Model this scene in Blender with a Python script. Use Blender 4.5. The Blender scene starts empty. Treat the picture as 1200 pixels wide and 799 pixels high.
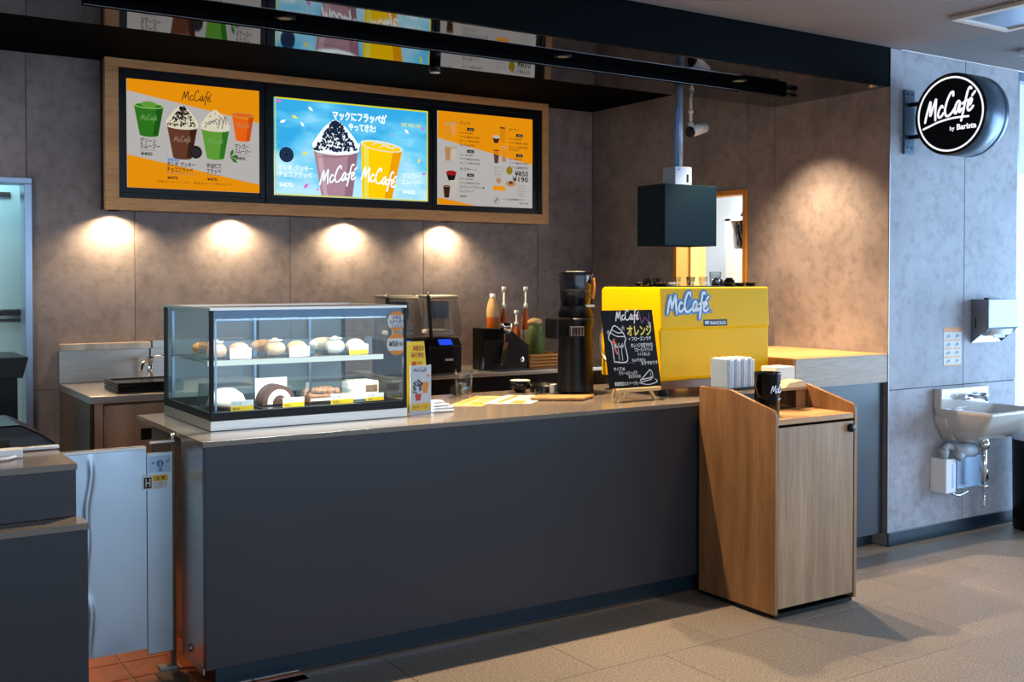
import bpy, bmesh, math, random
from mathutils import Vector, Matrix
random.seed(7)
SC = bpy.context.scene
COL = SC.collection
PI = math.pi

# ------------------------------------------------------------------ camera, world, lights
cam_d = bpy.data.cameras.new('camera'); cam = bpy.data.objects.new('camera', cam_d); COL.objects.link(cam)
cam_d.sensor_width = 36; cam_d.lens = 37.92; cam_d.shift_y = -0.03785
cam_d.clip_start = 0.05
cam.location = (0, 0, 1.6)
cam.rotation_euler = (math.radians(90-1.172), 0, math.radians(-32.85))
SC.camera = cam

W = bpy.data.worlds.new('world'); SC.world = W; W.use_nodes = True
wn = W.node_tree.nodes; wl = W.node_tree.links
bg = wn['Background']; bg.inputs[0].default_value = (0.62, 0.80, 1.0, 1); bg.inputs[1].default_value = 1.3

SC.view_settings.view_transform = 'Standard'; SC.view_settings.look = 'None'
SC.view_settings.gamma = 1; SC.view_settings.exposure = 0.0; SC.view_settings.use_curve_mapping = False
SC.cycles.use_denoising = True
SC.cycles.max_bounces = 8; SC.cycles.transparent_max_bounces = 24
SC.cycles.sample_clamp_indirect = 4

def area(name, loc, rot, sx, sy, power, color):
    l = bpy.data.lights.new(name, 'AREA'); l.shape = 'RECTANGLE'; l.size = sx; l.size_y = sy
    l.energy = power; l.color = color
    o = bpy.data.objects.new(name, l); COL.objects.link(o); o.location = loc; o.rotation_euler = rot
    return o
def spot(name, loc, target, power, color, deg=70, blend=.5, r=.03):
    l = bpy.data.lights.new(name, 'SPOT'); l.energy = power; l.color = color
    l.spot_size = math.radians(deg); l.spot_blend = blend; l.shadow_soft_size = r
    o = bpy.data.objects.new(name, l); COL.objects.link(o); o.location = loc
    d = Vector(target)-Vector(loc); o.rotation_euler = d.to_track_quat('-Z', 'Y').to_euler()
    return o
DAY = (0.55, 0.74, 1.0)
WARM = (1.0, 0.72, 0.44)
# daylight through the glass shop front behind the photographer and the windows on the right
area('shop_front_daylight', (3.0, -4.6, 1.5), (math.radians(90), 0, 0), 10, 2.4, 130, DAY)
area('side_window_daylight', (9.6, 1.6, 1.4), (math.radians(90), 0, math.radians(90)), 5, 2.4, 430, (.40, .66, 1))
# neutral ceiling light of the dining area
area('dining_area_light', (1.8, -0.5, 2.93), (0, 0, 0), 3, 2, 22, (1, .86, .70))
# cool light in the two back rooms
area('kitchen_light', (0.5, 7.45, 2.7), (0, 0, 0), 1.2, .3, 40, (.70, .95, 1))
area('store_room_light', (6.1, 5.6, 2.7), (0, 0, 0), .6, 1.2, 110, (.86, .95, 1))
area('kitchen_ceiling_light', (-1.0, 5.8, 2.9), (0, 0, 0), 1.2, .6, 70, (1, .84, .72))

# ------------------------------------------------------------------ materials
def C(r, g, b, a=1):
    f = lambda c: (c/255/12.92) if c/255 <= .04045 else ((c/255+.055)/1.055)**2.4
    return (f(r), f(g), f(b), a)
MATS = {}
def mat(name, col, rough=.5, metal=0, spec=.5, coat=0, noise=None, bump=None, ior=1.5, trans=0, aniso=0):
    """noise=(scale, amount, detail, stretch xyz)  bump=(scale, strength)"""
    m = bpy.data.materials.new(name); m.use_nodes = True; N = m.node_tree.nodes; L = m.node_tree.links
    b = N['Principled BSDF']; b.inputs['Base Color'].default_value = col; b.inputs['Roughness'].default_value = rough
    b.inputs['Metallic'].default_value = metal; b.inputs['IOR'].default_value = ior
    b.inputs['Specular IOR Level'].default_value = spec; b.inputs['Coat Weight'].default_value = coat
    b.inputs['Coat Roughness'].default_value = .06; b.inputs['Transmission Weight'].default_value = trans
    geo = N.new('ShaderNodeNewGeometry')
    if noise:
        sc, amt, det, st = noise
        mp = N.new('ShaderNodeMapping'); mp.inputs['Scale'].default_value = st; L.new(geo.outputs['Position'], mp.inputs[0])
        n = N.new('ShaderNodeTexNoise'); n.inputs['Scale'].default_value = sc; n.inputs['Detail'].default_value = det
        L.new(mp.outputs[0], n.inputs['Vector'])
        mx = N.new('ShaderNodeMix'); mx.data_type = 'RGBA'
        r = N.new('ShaderNodeMapRange'); r.inputs[1].default_value = .3; r.inputs[2].default_value = .7
        L.new(n.outputs[0], r.inputs[0]); L.new(r.outputs[0], mx.inputs[0])
        mx.inputs[6].default_value = tuple(c*(1-amt) for c in col[:3])+(1,)
        mx.inputs[7].default_value = tuple(min(1, c*(1+amt)) for c in col[:3])+(1,)
        L.new(mx.outputs[2], b.inputs['Base Color'])
    if bump:
        n2 = N.new('ShaderNodeTexNoise'); n2.inputs['Scale'].default_value = bump[0]; n2.inputs['Detail'].default_value = 4
        L.new(geo.outputs['Position'], n2.inputs['Vector'])
        bp = N.new('ShaderNodeBump'); bp.inputs['Strength'].default_value = bump[1]; bp.inputs['Distance'].default_value = .01
        L.new(n2.outputs[0], bp.inputs['Height']); L.new(bp.outputs[0], b.inputs['Normal'])
    MATS[name] = m; return m
def emit(name, col, s=1.0):
    m = bpy.data.materials.new(name); m.use_nodes = True; N = m.node_tree.nodes; L = m.node_tree.links
    N.remove(N['Principled BSDF']); e = N.new('ShaderNodeEmission')
    e.inputs[0].default_value = col; e.inputs[1].default_value = s
    L.new(e.outputs[0], N['Material Output'].inputs[0]); MATS[name] = m; return m
def glass(name, tint=(.9, .97, 1, 1), refl=1.0, ior=1.5, rough=0.0):
    m = bpy.data.materials.new(name); m.use_nodes = True; N = m.node_tree.nodes; L = m.node_tree.links
    N.remove(N['Principled BSDF'])
    t = N.new('ShaderNodeBsdfTransparent'); t.inputs[0].default_value = tint
    g = N.new('ShaderNodeBsdfGlossy'); g.inputs['Roughness'].default_value = rough
    f = N.new('ShaderNodeFresnel'); f.inputs[0].default_value = ior
    mu = N.new('ShaderNodeMath'); mu.operation = 'MULTIPLY'; mu.inputs[1].default_value = refl
    x = N.new('ShaderNodeMixShader'); L.new(f.outputs[0], mu.inputs[0])
    ge = N.new('ShaderNodeNewGeometry'); iv = N.new('ShaderNodeMath'); iv.operation = 'SUBTRACT'; iv.inputs[0].default_value = 1; L.new(ge.outputs['Backfacing'], iv.inputs[1])
    m3 = N.new('ShaderNodeMath'); m3.operation = 'MULTIPLY'; m3.use_clamp = True; L.new(mu.outputs[0], m3.inputs[0]); L.new(iv.outputs[0], m3.inputs[1]); L.new(m3.outputs[0], x.inputs[0])
    L.new(t.outputs[0], x.inputs[1]); L.new(g.outputs[0], x.inputs[2]); L.new(x.outputs[0], N['Material Output'].inputs[0])
    MATS[name] = m; return m
def concrete(name, col, dark=.80, light=1.10):
    m = bpy.data.materials.new(name); m.use_nodes = True; N = m.node_tree.nodes; L = m.node_tree.links
    b = N['Principled BSDF']; b.inputs['Roughness'].default_value = .55; b.inputs['Specular IOR Level'].default_value = .35
    geo = N.new('ShaderNodeNewGeometry'); oi = N.new('ShaderNodeObjectInfo')
    ad = N.new('ShaderNodeVectorMath'); ad.operation = 'ADD'; L.new(geo.outputs['Position'], ad.inputs[0])
    sc_ = N.new('ShaderNodeVectorMath'); sc_.operation = 'SCALE'; L.new(oi.outputs['Random'], sc_.inputs[0]); sc_.inputs[3].default_value = 30
    cb = N.new('ShaderNodeCombineXYZ'); ml = N.new('ShaderNodeMath'); ml.operation = 'MULTIPLY'; ml.inputs[1].default_value = 30
    L.new(oi.outputs['Random'], ml.inputs[0])
    for i in range(3): L.new(ml.outputs[0], cb.inputs[i])
    L.new(cb.outputs[0], ad.inputs[1])
    n1 = N.new('ShaderNodeTexNoise'); n1.inputs['Scale'].default_value = 3.2; n1.inputs['Detail'].default_value = 9; n1.inputs['Roughness'].default_value = .62
    n2 = N.new('ShaderNodeTexNoise'); n2.inputs['Scale'].default_value = 16; n2.inputs['Detail'].default_value = 7; n2.inputs['Roughness'].default_value = .6
    for n in (n1, n2): L.new(ad.outputs[0], n.inputs['Vector'])
    r1 = N.new('ShaderNodeValToRGB'); e = r1.color_ramp.elements
    e[0].position = .36; e[0].color = tuple(c*dark for c in col[:3])+(1,); e[1].position = .62; e[1].color = tuple(c*light for c in col[:3])+(1,)
    L.new(n1.outputs[0], r1.inputs[0])
    r2 = N.new('ShaderNodeValToRGB'); e = r2.color_ramp.elements
    e[0].position = .32; e[0].color = (.62, .60, .60, 1); e[1].position = .52; e[1].color = (1, 1, 1, 1)
    L.new(n2.outputs[0], r2.inputs[0])
    mx = N.new('ShaderNodeMix'); mx.data_type = 'RGBA'; mx.blend_type = 'MULTIPLY'; mx.inputs[0].default_value = .6
    L.new(r1.outputs[0], mx.inputs[6]); L.new(r2.outputs[0], mx.inputs[7]); L.new(mx.outputs[2], b.inputs['Base Color'])
    bp = N.new('ShaderNodeBump'); bp.inputs['Strength'].default_value = .12; bp.inputs['Distance'].default_value = .01
    L.new(n2.outputs[0], bp.inputs['Height']); L.new(bp.outputs[0], b.inputs['Normal'])
    MATS[name] = m; return m
def wood(name, c1, c2, axis='z', rough=.45, scale=1.0, spec=.4):
    m = bpy.data.materials.new(name); m.use_nodes = True; N = m.node_tree.nodes; L = m.node_tree.links
    b = N['Principled BSDF']; b.inputs['Roughness'].default_value = rough; b.inputs['Specular IOR Level'].default_value = spec
    geo = N.new('ShaderNodeNewGeometry'); mp = N.new('ShaderNodeMapping'); L.new(geo.outputs['Position'], mp.inputs[0])
    s = {'z': (14, 14, .9), 'x': (.9, 14, 14), 'y': (14, .9, 14)}[axis]; mp.inputs['Scale'].default_value = tuple(v*scale for v in s)
    n = N.new('ShaderNodeTexNoise'); n.inputs['Scale'].default_value = 1; n.inputs['Detail'].default_value = 4; n.inputs['Roughness'].default_value = .55
    L.new(mp.outputs[0], n.inputs['Vector'])
    mp2 = N.new('ShaderNodeMapping'); mp2.inputs['Scale'].default_value = tuple(v*scale*9 for v in s); L.new(geo.outputs['Position'], mp2.inputs[0])
    n2 = N.new('ShaderNodeTexNoise'); n2.inputs['Scale'].default_value = 1; n2.inputs['Detail'].default_value = 3; L.new(mp2.outputs[0], n2.inputs['Vector'])
    r = N.new('ShaderNodeValToRGB'); e = r.color_ramp.elements; e[0].position = .32; e[0].color = c1; e[1].position = .68; e[1].color = c2
    L.new(n.outputs[0], r.inputs[0])
    r2 = N.new('ShaderNodeValToRGB'); e = r2.color_ramp.elements; e[0].position = .36; e[0].color = (.72, .70, .68, 1); e[1].position = .55; e[1].color = (1, 1, 1, 1)
    L.new(n2.outputs[0], r2.inputs[0])
    mx = N.new('ShaderNodeMix'); mx.data_type = 'RGBA'; mx.blend_type = 'MULTIPLY'; mx.inputs[0].default_value = .6
    L.new(r.outputs[0], mx.inputs[6]); L.new(r2.outputs[0], mx.inputs[7]); L.new(mx.outputs[2], b.inputs['Base Color'])
    MATS[name] = m; return m
def terrazzo(name):
    m = bpy.data.materials.new(name); m.use_nodes = True; N = m.node_tree.nodes; L = m.node_tree.links
    b = N['Principled BSDF']; b.inputs['Specular IOR Level'].default_value = .45
    geo = N.new('ShaderNodeNewGeometry'); oi = N.new('ShaderNodeObjectInfo')
    n = N.new('ShaderNodeTexNoise'); n.inputs['Scale'].default_value = 110; n.inputs['Detail'].default_value = 5; n.inputs['Roughness'].default_value = .7
    L.new(geo.outputs['Position'], n.inputs['Vector'])
    r = N.new('ShaderNodeValToRGB'); e = r.color_ramp.elements
    e[0].position = .33; e[0].color = C(84, 78, 72); e[1].position = .70; e[1].color = C(172, 160, 146)
    x = e.new(.52); x.color = C(122, 113, 104)
    L.new(n.outputs[0], r.inputs[0])
    v = N.new('ShaderNodeTexVoronoi'); v.inputs['Scale'].default_value = 95; L.new(geo.outputs['Position'], v.inputs['Vector'])
    rv = N.new('ShaderNodeMapRange'); rv.inputs[1].default_value = .10; rv.inputs[2].default_value = .2; rv.inputs[3].default_value = .65; rv.inputs[4].default_value = 0
    L.new(v.outputs['Distance'], rv.inputs[0])
    mx = N.new('ShaderNodeMix'); mx.data_type = 'RGBA'; L.new(rv.outputs[0], mx.inputs[0]); L.new(r.outputs[0], mx.inputs[6]); mx.inputs[7].default_value = C(196, 184, 166)
    mr = N.new('ShaderNodeMapRange'); mr.inputs[3].default_value = .92; mr.inputs[4].default_value = 1.06; L.new(oi.outputs['Random'], mr.inputs[0])
    vm = N.new('ShaderNodeVectorMath'); vm.operation = 'SCALE'; L.new(mx.outputs[2], vm.inputs[0]); L.new(mr.outputs[0], vm.inputs[3])
    L.new(vm.outputs[0], b.inputs['Base Color'])
    b.inputs['Roughness'].default_value = .42
    bp = N.new('ShaderNodeBump'); bp.inputs['Strength'].default_value = .25; bp.inputs['Distance'].default_value = .002
    L.new(n.outputs[0], bp.inputs['Height']); L.new(bp.outputs[0], b.inputs['Normal'])
    MATS[name] = m; return m

concrete('wall_concrete', C(138, 131, 132), .77, 1.12)
concrete('wall_concrete_cool', C(168, 166, 172), .86, 1.08)
mat('joint', C(60, 56, 56), .8)
terrazzo('floor_tile'); mat('grout', C(176, 160, 140), .8)
mat('quarry_tile', C(176, 84, 40), .4, noise=(9, .25, 4, (1, 1, 1)), bump=(60, .1)); mat('quarry_grout', C(150, 130, 110), .8)
mat('ceiling_paint', C(128, 121, 118), .9, bump=(160, .35), noise=(1.2, .05, 2, (1, 1, 1)))
mat('gloss_black', C(8, 8, 9), .03, spec=.5, ior=1.52)
mat('navy_gloss', C(3, 9, 13), .4, spec=.05); mat('ceiling_black', C(3, 3, 4), .9, spec=.05)
# the hung gloss panels lean very slightly: one constant small lean of the surface normal
_m = MATS['gloss_black'].node_tree; _c = _m.nodes.new('ShaderNodeCombineXYZ'); _c.inputs[1].default_value = .042; _c.inputs[2].default_value = -1
_n = _m.nodes.new('ShaderNodeVectorMath'); _n.operation = 'NORMALIZE'; _m.links.new(_c.outputs[0], _n.inputs[0]); _m.links.new(_n.outputs[0], _m.nodes['Principled BSDF'].inputs['Normal'])
mat('black', C(9, 9, 10), .38, spec=.25); mat('black_gloss', C(6, 6, 8), .12, spec=.4); mat('black_matte', C(16, 16, 18), .8, spec=.1)
mat('bezel', C(10, 14, 22), .35, spec=.3)
mat('counter_front', C(49, 50, 56), .3, spec=.4, noise=(1.5, .05, 2, (1, 1, 1)))
mat('kick', C(22, 40, 52), .3)
mat('counter_top', C(120, 110, 100), .16, spec=.6, noise=(220, .12, 3, (1, 1, 1)))
mat('steel', C(200, 196, 190), .34, 1, noise=(1, .08, 4, (2, 2, 60)))
mat('steel_gate', C(176, 192, 205), .36, 1, noise=(2.0, .07, 5, (1, 1, 1)), bump=(5, .09))
mat('steel_warm_light', C(214, 196, 176), .34, .6, noise=(1, .35, 4, (9, 9, .3))); mat('steel_dull', C(150, 150, 152), .4, 1); mat('chrome', C(225, 225, 228), .08, 1); mat('fridge_door', C(168, 205, 212), .3); mat('alu', C(150, 168, 190), .3, .8); mat('zinc', C(150, 166, 184), .4, .35)  # warm steel: warm light and vertical light streaks are put into its colour
mat('white', C(235, 235, 235), .5); mat('white_gloss', C(232, 230, 226), .15, coat=.6); mat('ceramic', C(205, 198, 190), .16, coat=.6)
mat('off_white', C(215, 210, 200), .6); mat('pvc', C(170, 180, 190), .45)
wood('oak', C(140, 108, 78), C(178, 144, 108), 'z', .4)
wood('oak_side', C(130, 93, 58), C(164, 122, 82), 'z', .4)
wood('oak_x', C(176, 128, 78), C(206, 160, 104), 'x', .4)
wood('oak_front_x', C(160, 140, 118), C(182, 160, 136), 'x', .45)
wood('board_frame', C(206, 154, 100), C(224, 176, 120), 'x', .5)
wood('door_wood', C(196, 140, 62), C(214, 160, 84), 'z', .5); mat('door_edge', C(204, 136, 40), .5)
mat('machine_yellow', C(240, 184, 0), .5, spec=.12)
mat('machine_brown', C(104, 82, 66), .3, .6)
mat('case_band', C(40, 96, 140), .3); mat('hood_teal', C(8, 32, 46), .6, spec=.1); mat('hood_inside', C(120, 80, 40), .5)
mat('sign_side', C(70, 90, 110), .3, .3)
mat('logo_blue', C(60, 118, 170), .3); mat('logo_white', C(238, 242, 246), .3)
mat('beans', C(28, 16, 10), .5, noise=(120, .5, 2, (1, 1, 1)), bump=(120, .6))
mat('green', C(70, 92, 36), .6, noise=(30, .3, 3, (1, 1, 1))); mat('amber', C(200, 100, 30), .25); mat('basket', C(170, 112, 40), .6, bump=(80, .5))
mat('orange', C(228, 140, 40), .5); mat('yellow', C(240, 190, 30), .5); mat('yellow_card', C(250, 205, 20), .5)
mat('white_cloth', C(220, 222, 226), .8, bump=(60, .3)); mat('kraft', C(206, 172, 120), .7); mat('paper', C(226, 222, 214), .7)
mat('paper_blue', C(150, 172, 200), .6); mat('leaflet', C(205, 208, 210), .6); mat('print_dark', C(40, 40, 44), .6); mat('print_red', C(190, 60, 40), .6); mat('print_green', C(70, 120, 60), .6)
mat('print_purple', C(110, 110, 150), .6); mat('chalk', C(225, 225, 225), .8); mat('chalk_yellow', C(225, 205, 90), .8); mat('chalk_red', C(214, 96, 80), .8)
mat('chalk_purple', C(110, 60, 110), .8)
mat('slate', C(9, 10, 10), .6, spec=.1)
mat('cake_cream', C(235, 225, 205), .6); mat('cake_brown', C(120, 72, 38), .7, noise=(60, .4, 3, (1, 1, 1))); mat('choc', C(62, 34, 20), .5)
mat('dough', C(214, 160, 104), .6, noise=(40, .25, 3, (1, 1, 1))); mat('donut_pink', C(226, 160, 120), .45)
mat('tray_black', C(22, 22, 22), .25); mat('blue_led', C(40, 80, 190), .3); mat('blue_item', C(40, 120, 190), .4)
mat('bag_white', C(205, 215, 225), .35, bump=(30, .6))
glass('clear_glass', (.90, .93, .94, 1), 2.4); glass('case_glass', (.93, .98, .99, 1), 1.3, 1.45)
glass('smoke_plastic', (.42, .45, .52, 1), 1.2); glass('blue_plastic', (.50, .62, .80, 1), 1.5); glass('thin_plastic', (.82, .84, .86, 1), 1.6); glass('film', (.9, .92, .92, 1), 2.5)
def frosted(name, col, mix):
    m = bpy.data.materials.new(name); m.use_nodes = True; N = m.node_tree.nodes; L = m.node_tree.links; b = N['Principled BSDF']; b.inputs['Base Color'].default_value = col; b.inputs['Roughness'].default_value = .25
    t = N.new('ShaderNodeBsdfTransparent'); t.inputs[0].default_value = (.90, .95, .96, 1); x = N.new('ShaderNodeMixShader'); x.inputs[0].default_value = mix
    L.new(t.outputs[0], x.inputs[1]); L.new(b.outputs[0], x.inputs[2]); L.new(x.outputs[0], N['Material Output'].inputs[0]); MATS[name] = m
frosted('case_door', C(170, 196, 206), .38); frosted('case_side', C(110, 140, 140), .10)
glass('window_glass', (.95, .98, 1, 1), .8)
emit('led_dot', (.8, .95, 1, 1), 3); emit('led_white', C(232, 244, 238), 1.0); emit('lamp_dim', (1, .72, .42, 1), .12); emit('lamp_warm', (1, .72, .42, 1), 6); emit('sign_white', C(245, 248, 255), 1.15); emit('sign_black', C(9, 9, 11), 1)
emit('led_blue', C(40, 80, 230), 1.0)
emit('p_white', C(178, 174, 171)); emit('p_orange', C(226, 142, 12)); emit('p_black', C(26, 22, 20)); emit('p_green', C(44, 112, 30)); emit('p_green2', C(92, 150, 52))
emit('p_mark1', C(112, 160, 92)); emit('p_mark2', C(150, 120, 108)); emit('p_green3', C(30, 84, 22)); emit('p_orange3', C(196, 76, 14)); emit('p_brown', C(96, 56, 42)); emit('p_cream', C(214, 206, 180)); emit('p_orange2', C(226, 96, 20)); emit('p_grey', C(120, 116, 114)); emit('p_dark', C(44, 40, 44))
emit('p_cup', C(190, 178, 166)); emit('p_red', C(150, 26, 24)); emit('p_blue', C(60, 120, 190)); emit('p_ltgreen', C(150, 190, 120)); emit('p_choc', C(60, 34, 22)); emit('p_tan', C(176, 128, 84))
emit('p_olive', C(140, 120, 20))
emit('s_sky', C(70, 180, 232), 1.05); emit('s_sky2', C(120, 208, 244), 1.05); emit('s_cloud', C(176, 226, 248), 1.05); emit('s_white', C(238, 250, 255), 1.15)
emit('s_mauve', C(176, 138, 152), 1.0); emit('s_mauve2', C(150, 110, 128), 1.0); emit('s_yellow', C(252, 200, 6), 1.1); emit('s_yellow2', C(240, 160, 10), 1.0); emit('s_edge', C(220, 214, 40), 1.0)
emit('s_mauve3', C(200, 168, 180)); emit('s_navy2', C(60, 84, 116)); emit('s_navy', C(26, 40, 66))
def sky_screen(name):
    m = emit(name, (1, 1, 1, 1), 1.08); N = m.node_tree.nodes; L = m.node_tree.links
    g = N.new('ShaderNodeNewGeometry'); mp = N.new('ShaderNodeMapping'); mp.inputs['Scale'].default_value = (2.2, 1, 5.5); L.new(g.outputs['Position'], mp.inputs[0])
    n = N.new('ShaderNodeTexNoise'); n.inputs['Scale'].default_value = 1.3; n.inputs['Detail'].default_value = 3; L.new(mp.outputs[0], n.inputs['Vector'])
    sp = N.new('ShaderNodeSeparateXYZ'); L.new(g.outputs['Position'], sp.inputs[0])
    r = N.new('ShaderNodeMapRange'); r.inputs[1].default_value = 2.84; r.inputs[2].default_value = 2.2; r.inputs[3].default_value = -.12; r.inputs[4].default_value = .28; L.new(sp.outputs['Z'], r.inputs[0])
    a = N.new('ShaderNodeMath'); a.operation = 'ADD'; L.new(n.outputs[0], a.inputs[0]); L.new(r.outputs[0], a.inputs[1])
    c = N.new('ShaderNodeValToRGB'); e = c.color_ramp.elements; e[0].position = .40; e[0].color = C(52, 168, 226); e[1].position = .78; e[1].color = C(182, 230, 250)
    x = e.new(.58); x.color = C(104, 202, 242); L.new(a.outputs[0], c.inputs[0]); L.new(c.outputs[0], N['Emission'].inputs[0])
sky_screen('s_skygrad'); emit('s_pink', C(226, 110, 210)); emit('s_lemon', C(240, 230, 90)); emit('s_rim', C(214, 232, 220), 1.05)

# ------------------------------------------------------------------ building helpers
ORG = {}
def _tag(o, label, cat, group):
    if label: o['label'] = label
    if cat: o['category'] = cat
    if group: o['group'] = group
def thing(name, label, cat, loc, rotz=0, group=None, local=False):
    o = bpy.data.objects.new(name, None); COL.objects.link(o); o.empty_display_size = .05
    o.location = loc; o.rotation_euler = (0, 0, rotz); _tag(o, label, cat, group)
    ORG[o.name] = Vector((0, 0, 0)) if local else Vector(loc)
    return o
class MB:
    def __init__(s, m=None): s.bm = bmesh.new(); s.mats = []; s.m = m
    def mi(s):
        if s.m not in s.mats: s.mats.append(s.m)
        return s.mats.index(s.m)
    def _v(s, ps): return [s.bm.verts.new(p) for p in ps]
    def _f(s, vs):
        try: f = s.bm.faces.new(vs)
        except ValueError: return None
        f.material_index = s.mi(); return f
    def merge(s, b2, mtx=None):
        if mtx: bmesh.ops.transform(b2, matrix=mtx, verts=b2.verts)
        vm = {}
        for v in b2.verts: vm[v.index] = None
        b2.verts.index_update()
        nv = [s.bm.verts.new(v.co) for v in b2.verts]
        i = s.mi()
        for f in b2.faces:
            try: nf = s.bm.faces.new([nv[v.index] for v in f.verts]); nf.material_index = i; nf.smooth = f.smooth
            except ValueError: pass
        b2.free(); return s
    def box(s, x0, y0, z0, x1, y1, z1, bev=0, mtx=None, seg=2):
        b = bmesh.new()
        bmesh.ops.create_cube(b, size=1)
        bmesh.ops.transform(b, matrix=Matrix.Translation(((x0+x1)/2, (y0+y1)/2, (z0+z1)/2)) @ Matrix.Diagonal((abs(x1-x0), abs(y1-y0), abs(z1-z0), 1)), verts=b.verts)
        if bev: bmesh.ops.bevel(b, geom=b.edges[:], offset=bev, segments=seg, affect='EDGES', profile=.5)
        return s.merge(b, mtx)
    def prism(s, pts, axis, a, b, bev=0):
        """pts: 2D outline; axis 'x': pts=(y,z), 'y': pts=(x,z), 'z': pts=(x,y)"""
        def P(p, t): return {'x': (t, p[0], p[1]), 'y': (p[0], t, p[1]), 'z': (p[0], p[1], t)}[axis]
        bm = bmesh.new(); A = [bm.verts.new(P(p, a)) for p in pts]; B = [bm.verts.new(P(p, b)) for p in pts]
        bm.faces.new(A); bm.faces.new(B[::-1]); n = len(pts)
        for i in range(n): bm.faces.new((A[i], A[(i+1) % n], B[(i+1) % n], B[i]))
        bmesh.ops.recalc_face_normals(bm, faces=bm.faces)
        if bev: bmesh.ops.bevel(bm, geom=bm.edges[:], offset=bev, segments=2, affect='EDGES', profile=.5)
        return s.merge(bm)
    def lathe(s, prof, c=(0, 0, 0), n=24, axis='z', smooth=True, mtx=None):
        """prof: (r, h) list"""
        bm = bmesh.new(); rings = []
        for r, h in prof:
            if r < 1e-5: rings.append([bm.verts.new((0, 0, h))]); continue
            rings.append([bm.verts.new((r*math.cos(2*PI*i/n), r*math.sin(2*PI*i/n), h)) for i in range(n)])
        for A, B in zip(rings, rings[1:]):
            for i in range(n):
                j = (i+1) % n
                if len(A) == 1 and len(B) == 1: continue
                if len(A) == 1: f = bm.faces.new((A[0], B[i], B[j]))
                elif len(B) == 1: f = bm.faces.new((A[i], A[j], B[0]))
                else: f = bm.faces.new((A[i], A[j], B[j], B[i]))
                f.smooth = smooth
        R = {'z': Matrix(), 'x': Matrix.Rotation(PI/2, 4, 'Y'), 'y': Matrix.Rotation(-PI/2, 4, 'X')}[axis]
        M = Matrix.Translation(c) @ R
        if mtx: M = mtx @ M
        bmesh.ops.recalc_face_normals(bm, faces=bm.faces)
        return s.merge(bm, M)
    def cyl(s, p0, p1, r0, r1=None, n=20, cap=True):
        r1 = r0 if r1 is None else r1
        p0 = Vector(p0); p1 = Vector(p1); d = p1-p0; h = d.length
        bm = bmesh.new(); A = []; B = []
        for i in range(n):
            a = 2*PI*i/n; A.append(bm.verts.new((r0*math.cos(a), r0*math.sin(a), 0))); B.append(bm.verts.new((r1*math.cos(a), r1*math.sin(a), h)))
        for i in range(n): bm.faces.new((A[i], A[(i+1) % n], B[(i+1) % n], B[i])).smooth = True
        if cap: bm.faces.new(A[::-1]); bm.faces.new(B)
        return s.merge(bm, Matrix.Translation(p0) @ d.to_track_quat('Z', 'Y').to_matrix().to_4x4())
    def tube(s, path, r, n=8):
        path = smooth3(path, 5) if len(path) > 2 else [Vector(p) for p in path]
        rings = []
        up = Vector((0, 0, 1))
        for i, p in enumerate(path):
            t = (path[min(i+1, len(path)-1)]-path[max(i-1, 0)]).normalized()
            a = t.cross(up) if abs(t.z) < .95 else t.cross(Vector((1, 0, 0)))
            a.normalize(); b = t.cross(a)
            rings.append([s.bm.verts.new(p+a*r*math.cos(2*PI*k/n)+b*r*math.sin(2*PI*k/n)) for k in range(n)])
        for A, B in zip(rings, rings[1:]):
            for k in range(n):
                f = s._f((A[k], A[(k+1) % n], B[(k+1) % n], B[k]))
                if f: f.smooth = True
        s._f(rings[0][::-1]); s._f(rings[-1]); return s
    def ball(s, c, r, sc=(1, 1, 1), n=14, mtx=None):
        bm = bmesh.new(); bmesh.ops.create_uvsphere(bm, u_segments=n, v_segments=max(6, n//2), radius=r)
        for f in bm.faces: f.smooth = True
        return s.merge(bm, Matrix.Translation(c) @ (mtx or Matrix()) @ Matrix.Diagonal((*sc, 1)))
    def poly(s, F, pts, d=0): return s._f(s._v([F(p[0], p[1], d) for p in pts]))
    def ribbon(s, F, pts, w, d=0, smooth=True):
        pts = smooth2(pts) if smooth and len(pts) > 2 else [Vector(p) for p in pts]
        L_, R_ = [], []
        for i, p in enumerate(pts):
            t = (pts[min(i+1, len(pts)-1)]-pts[max(i-1, 0)])
            t = t.normalized() if t.length > 0 else Vector((1, 0)); n = Vector((-t.y, t.x))
            L_.append(F(*(p+n*w/2), d)); R_.append(F(*(p-n*w/2), d))
        LV = s._v(L_); RV = s._v(R_)
        for i in range(len(pts)-1): s._f((LV[i], RV[i], RV[i+1], LV[i+1]))
        for p in (pts[0], pts[-1]): s.disc(F, p, w/2, d, 8)
        return s
    def disc(s, F, c, r, d=0, n=24, ry=None):
        ry = r if ry is None else ry
        return s.poly(F, [(c[0]+r*math.cos(2*PI*i/n), c[1]+ry*math.sin(2*PI*i/n)) for i in range(n)], d)
    def ring(s, F, c, r0, r1, d=0, n=40):
        A = s._v([F(c[0]+r0*math.cos(2*PI*i/n), c[1]+r0*math.sin(2*PI*i/n), d) for i in range(n)])
        B = s._v([F(c[0]+r1*math.cos(2*PI*i/n), c[1]+r1*math.sin(2*PI*i/n), d) for i in range(n)])
        for i in range(n): s._f((A[i], A[(i+1) % n], B[(i+1) % n], B[i]))
        return s
    def text(s, F, st, x, y, size, d=.001, align='l', width=None, bold=0.0):
        vs, fs, w = glyphs(st, bold)
        sx = size if width is None else width/w
        ox = {'l': 0, 'c': -w*sx/2, 'r': -w*sx}[align]
        nv = s._v([F(x+ox+v[0]*sx, y+v[1]*size, d) for v in vs])
        for f in fs: s._f([nv[i] for i in f])
        return s
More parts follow.
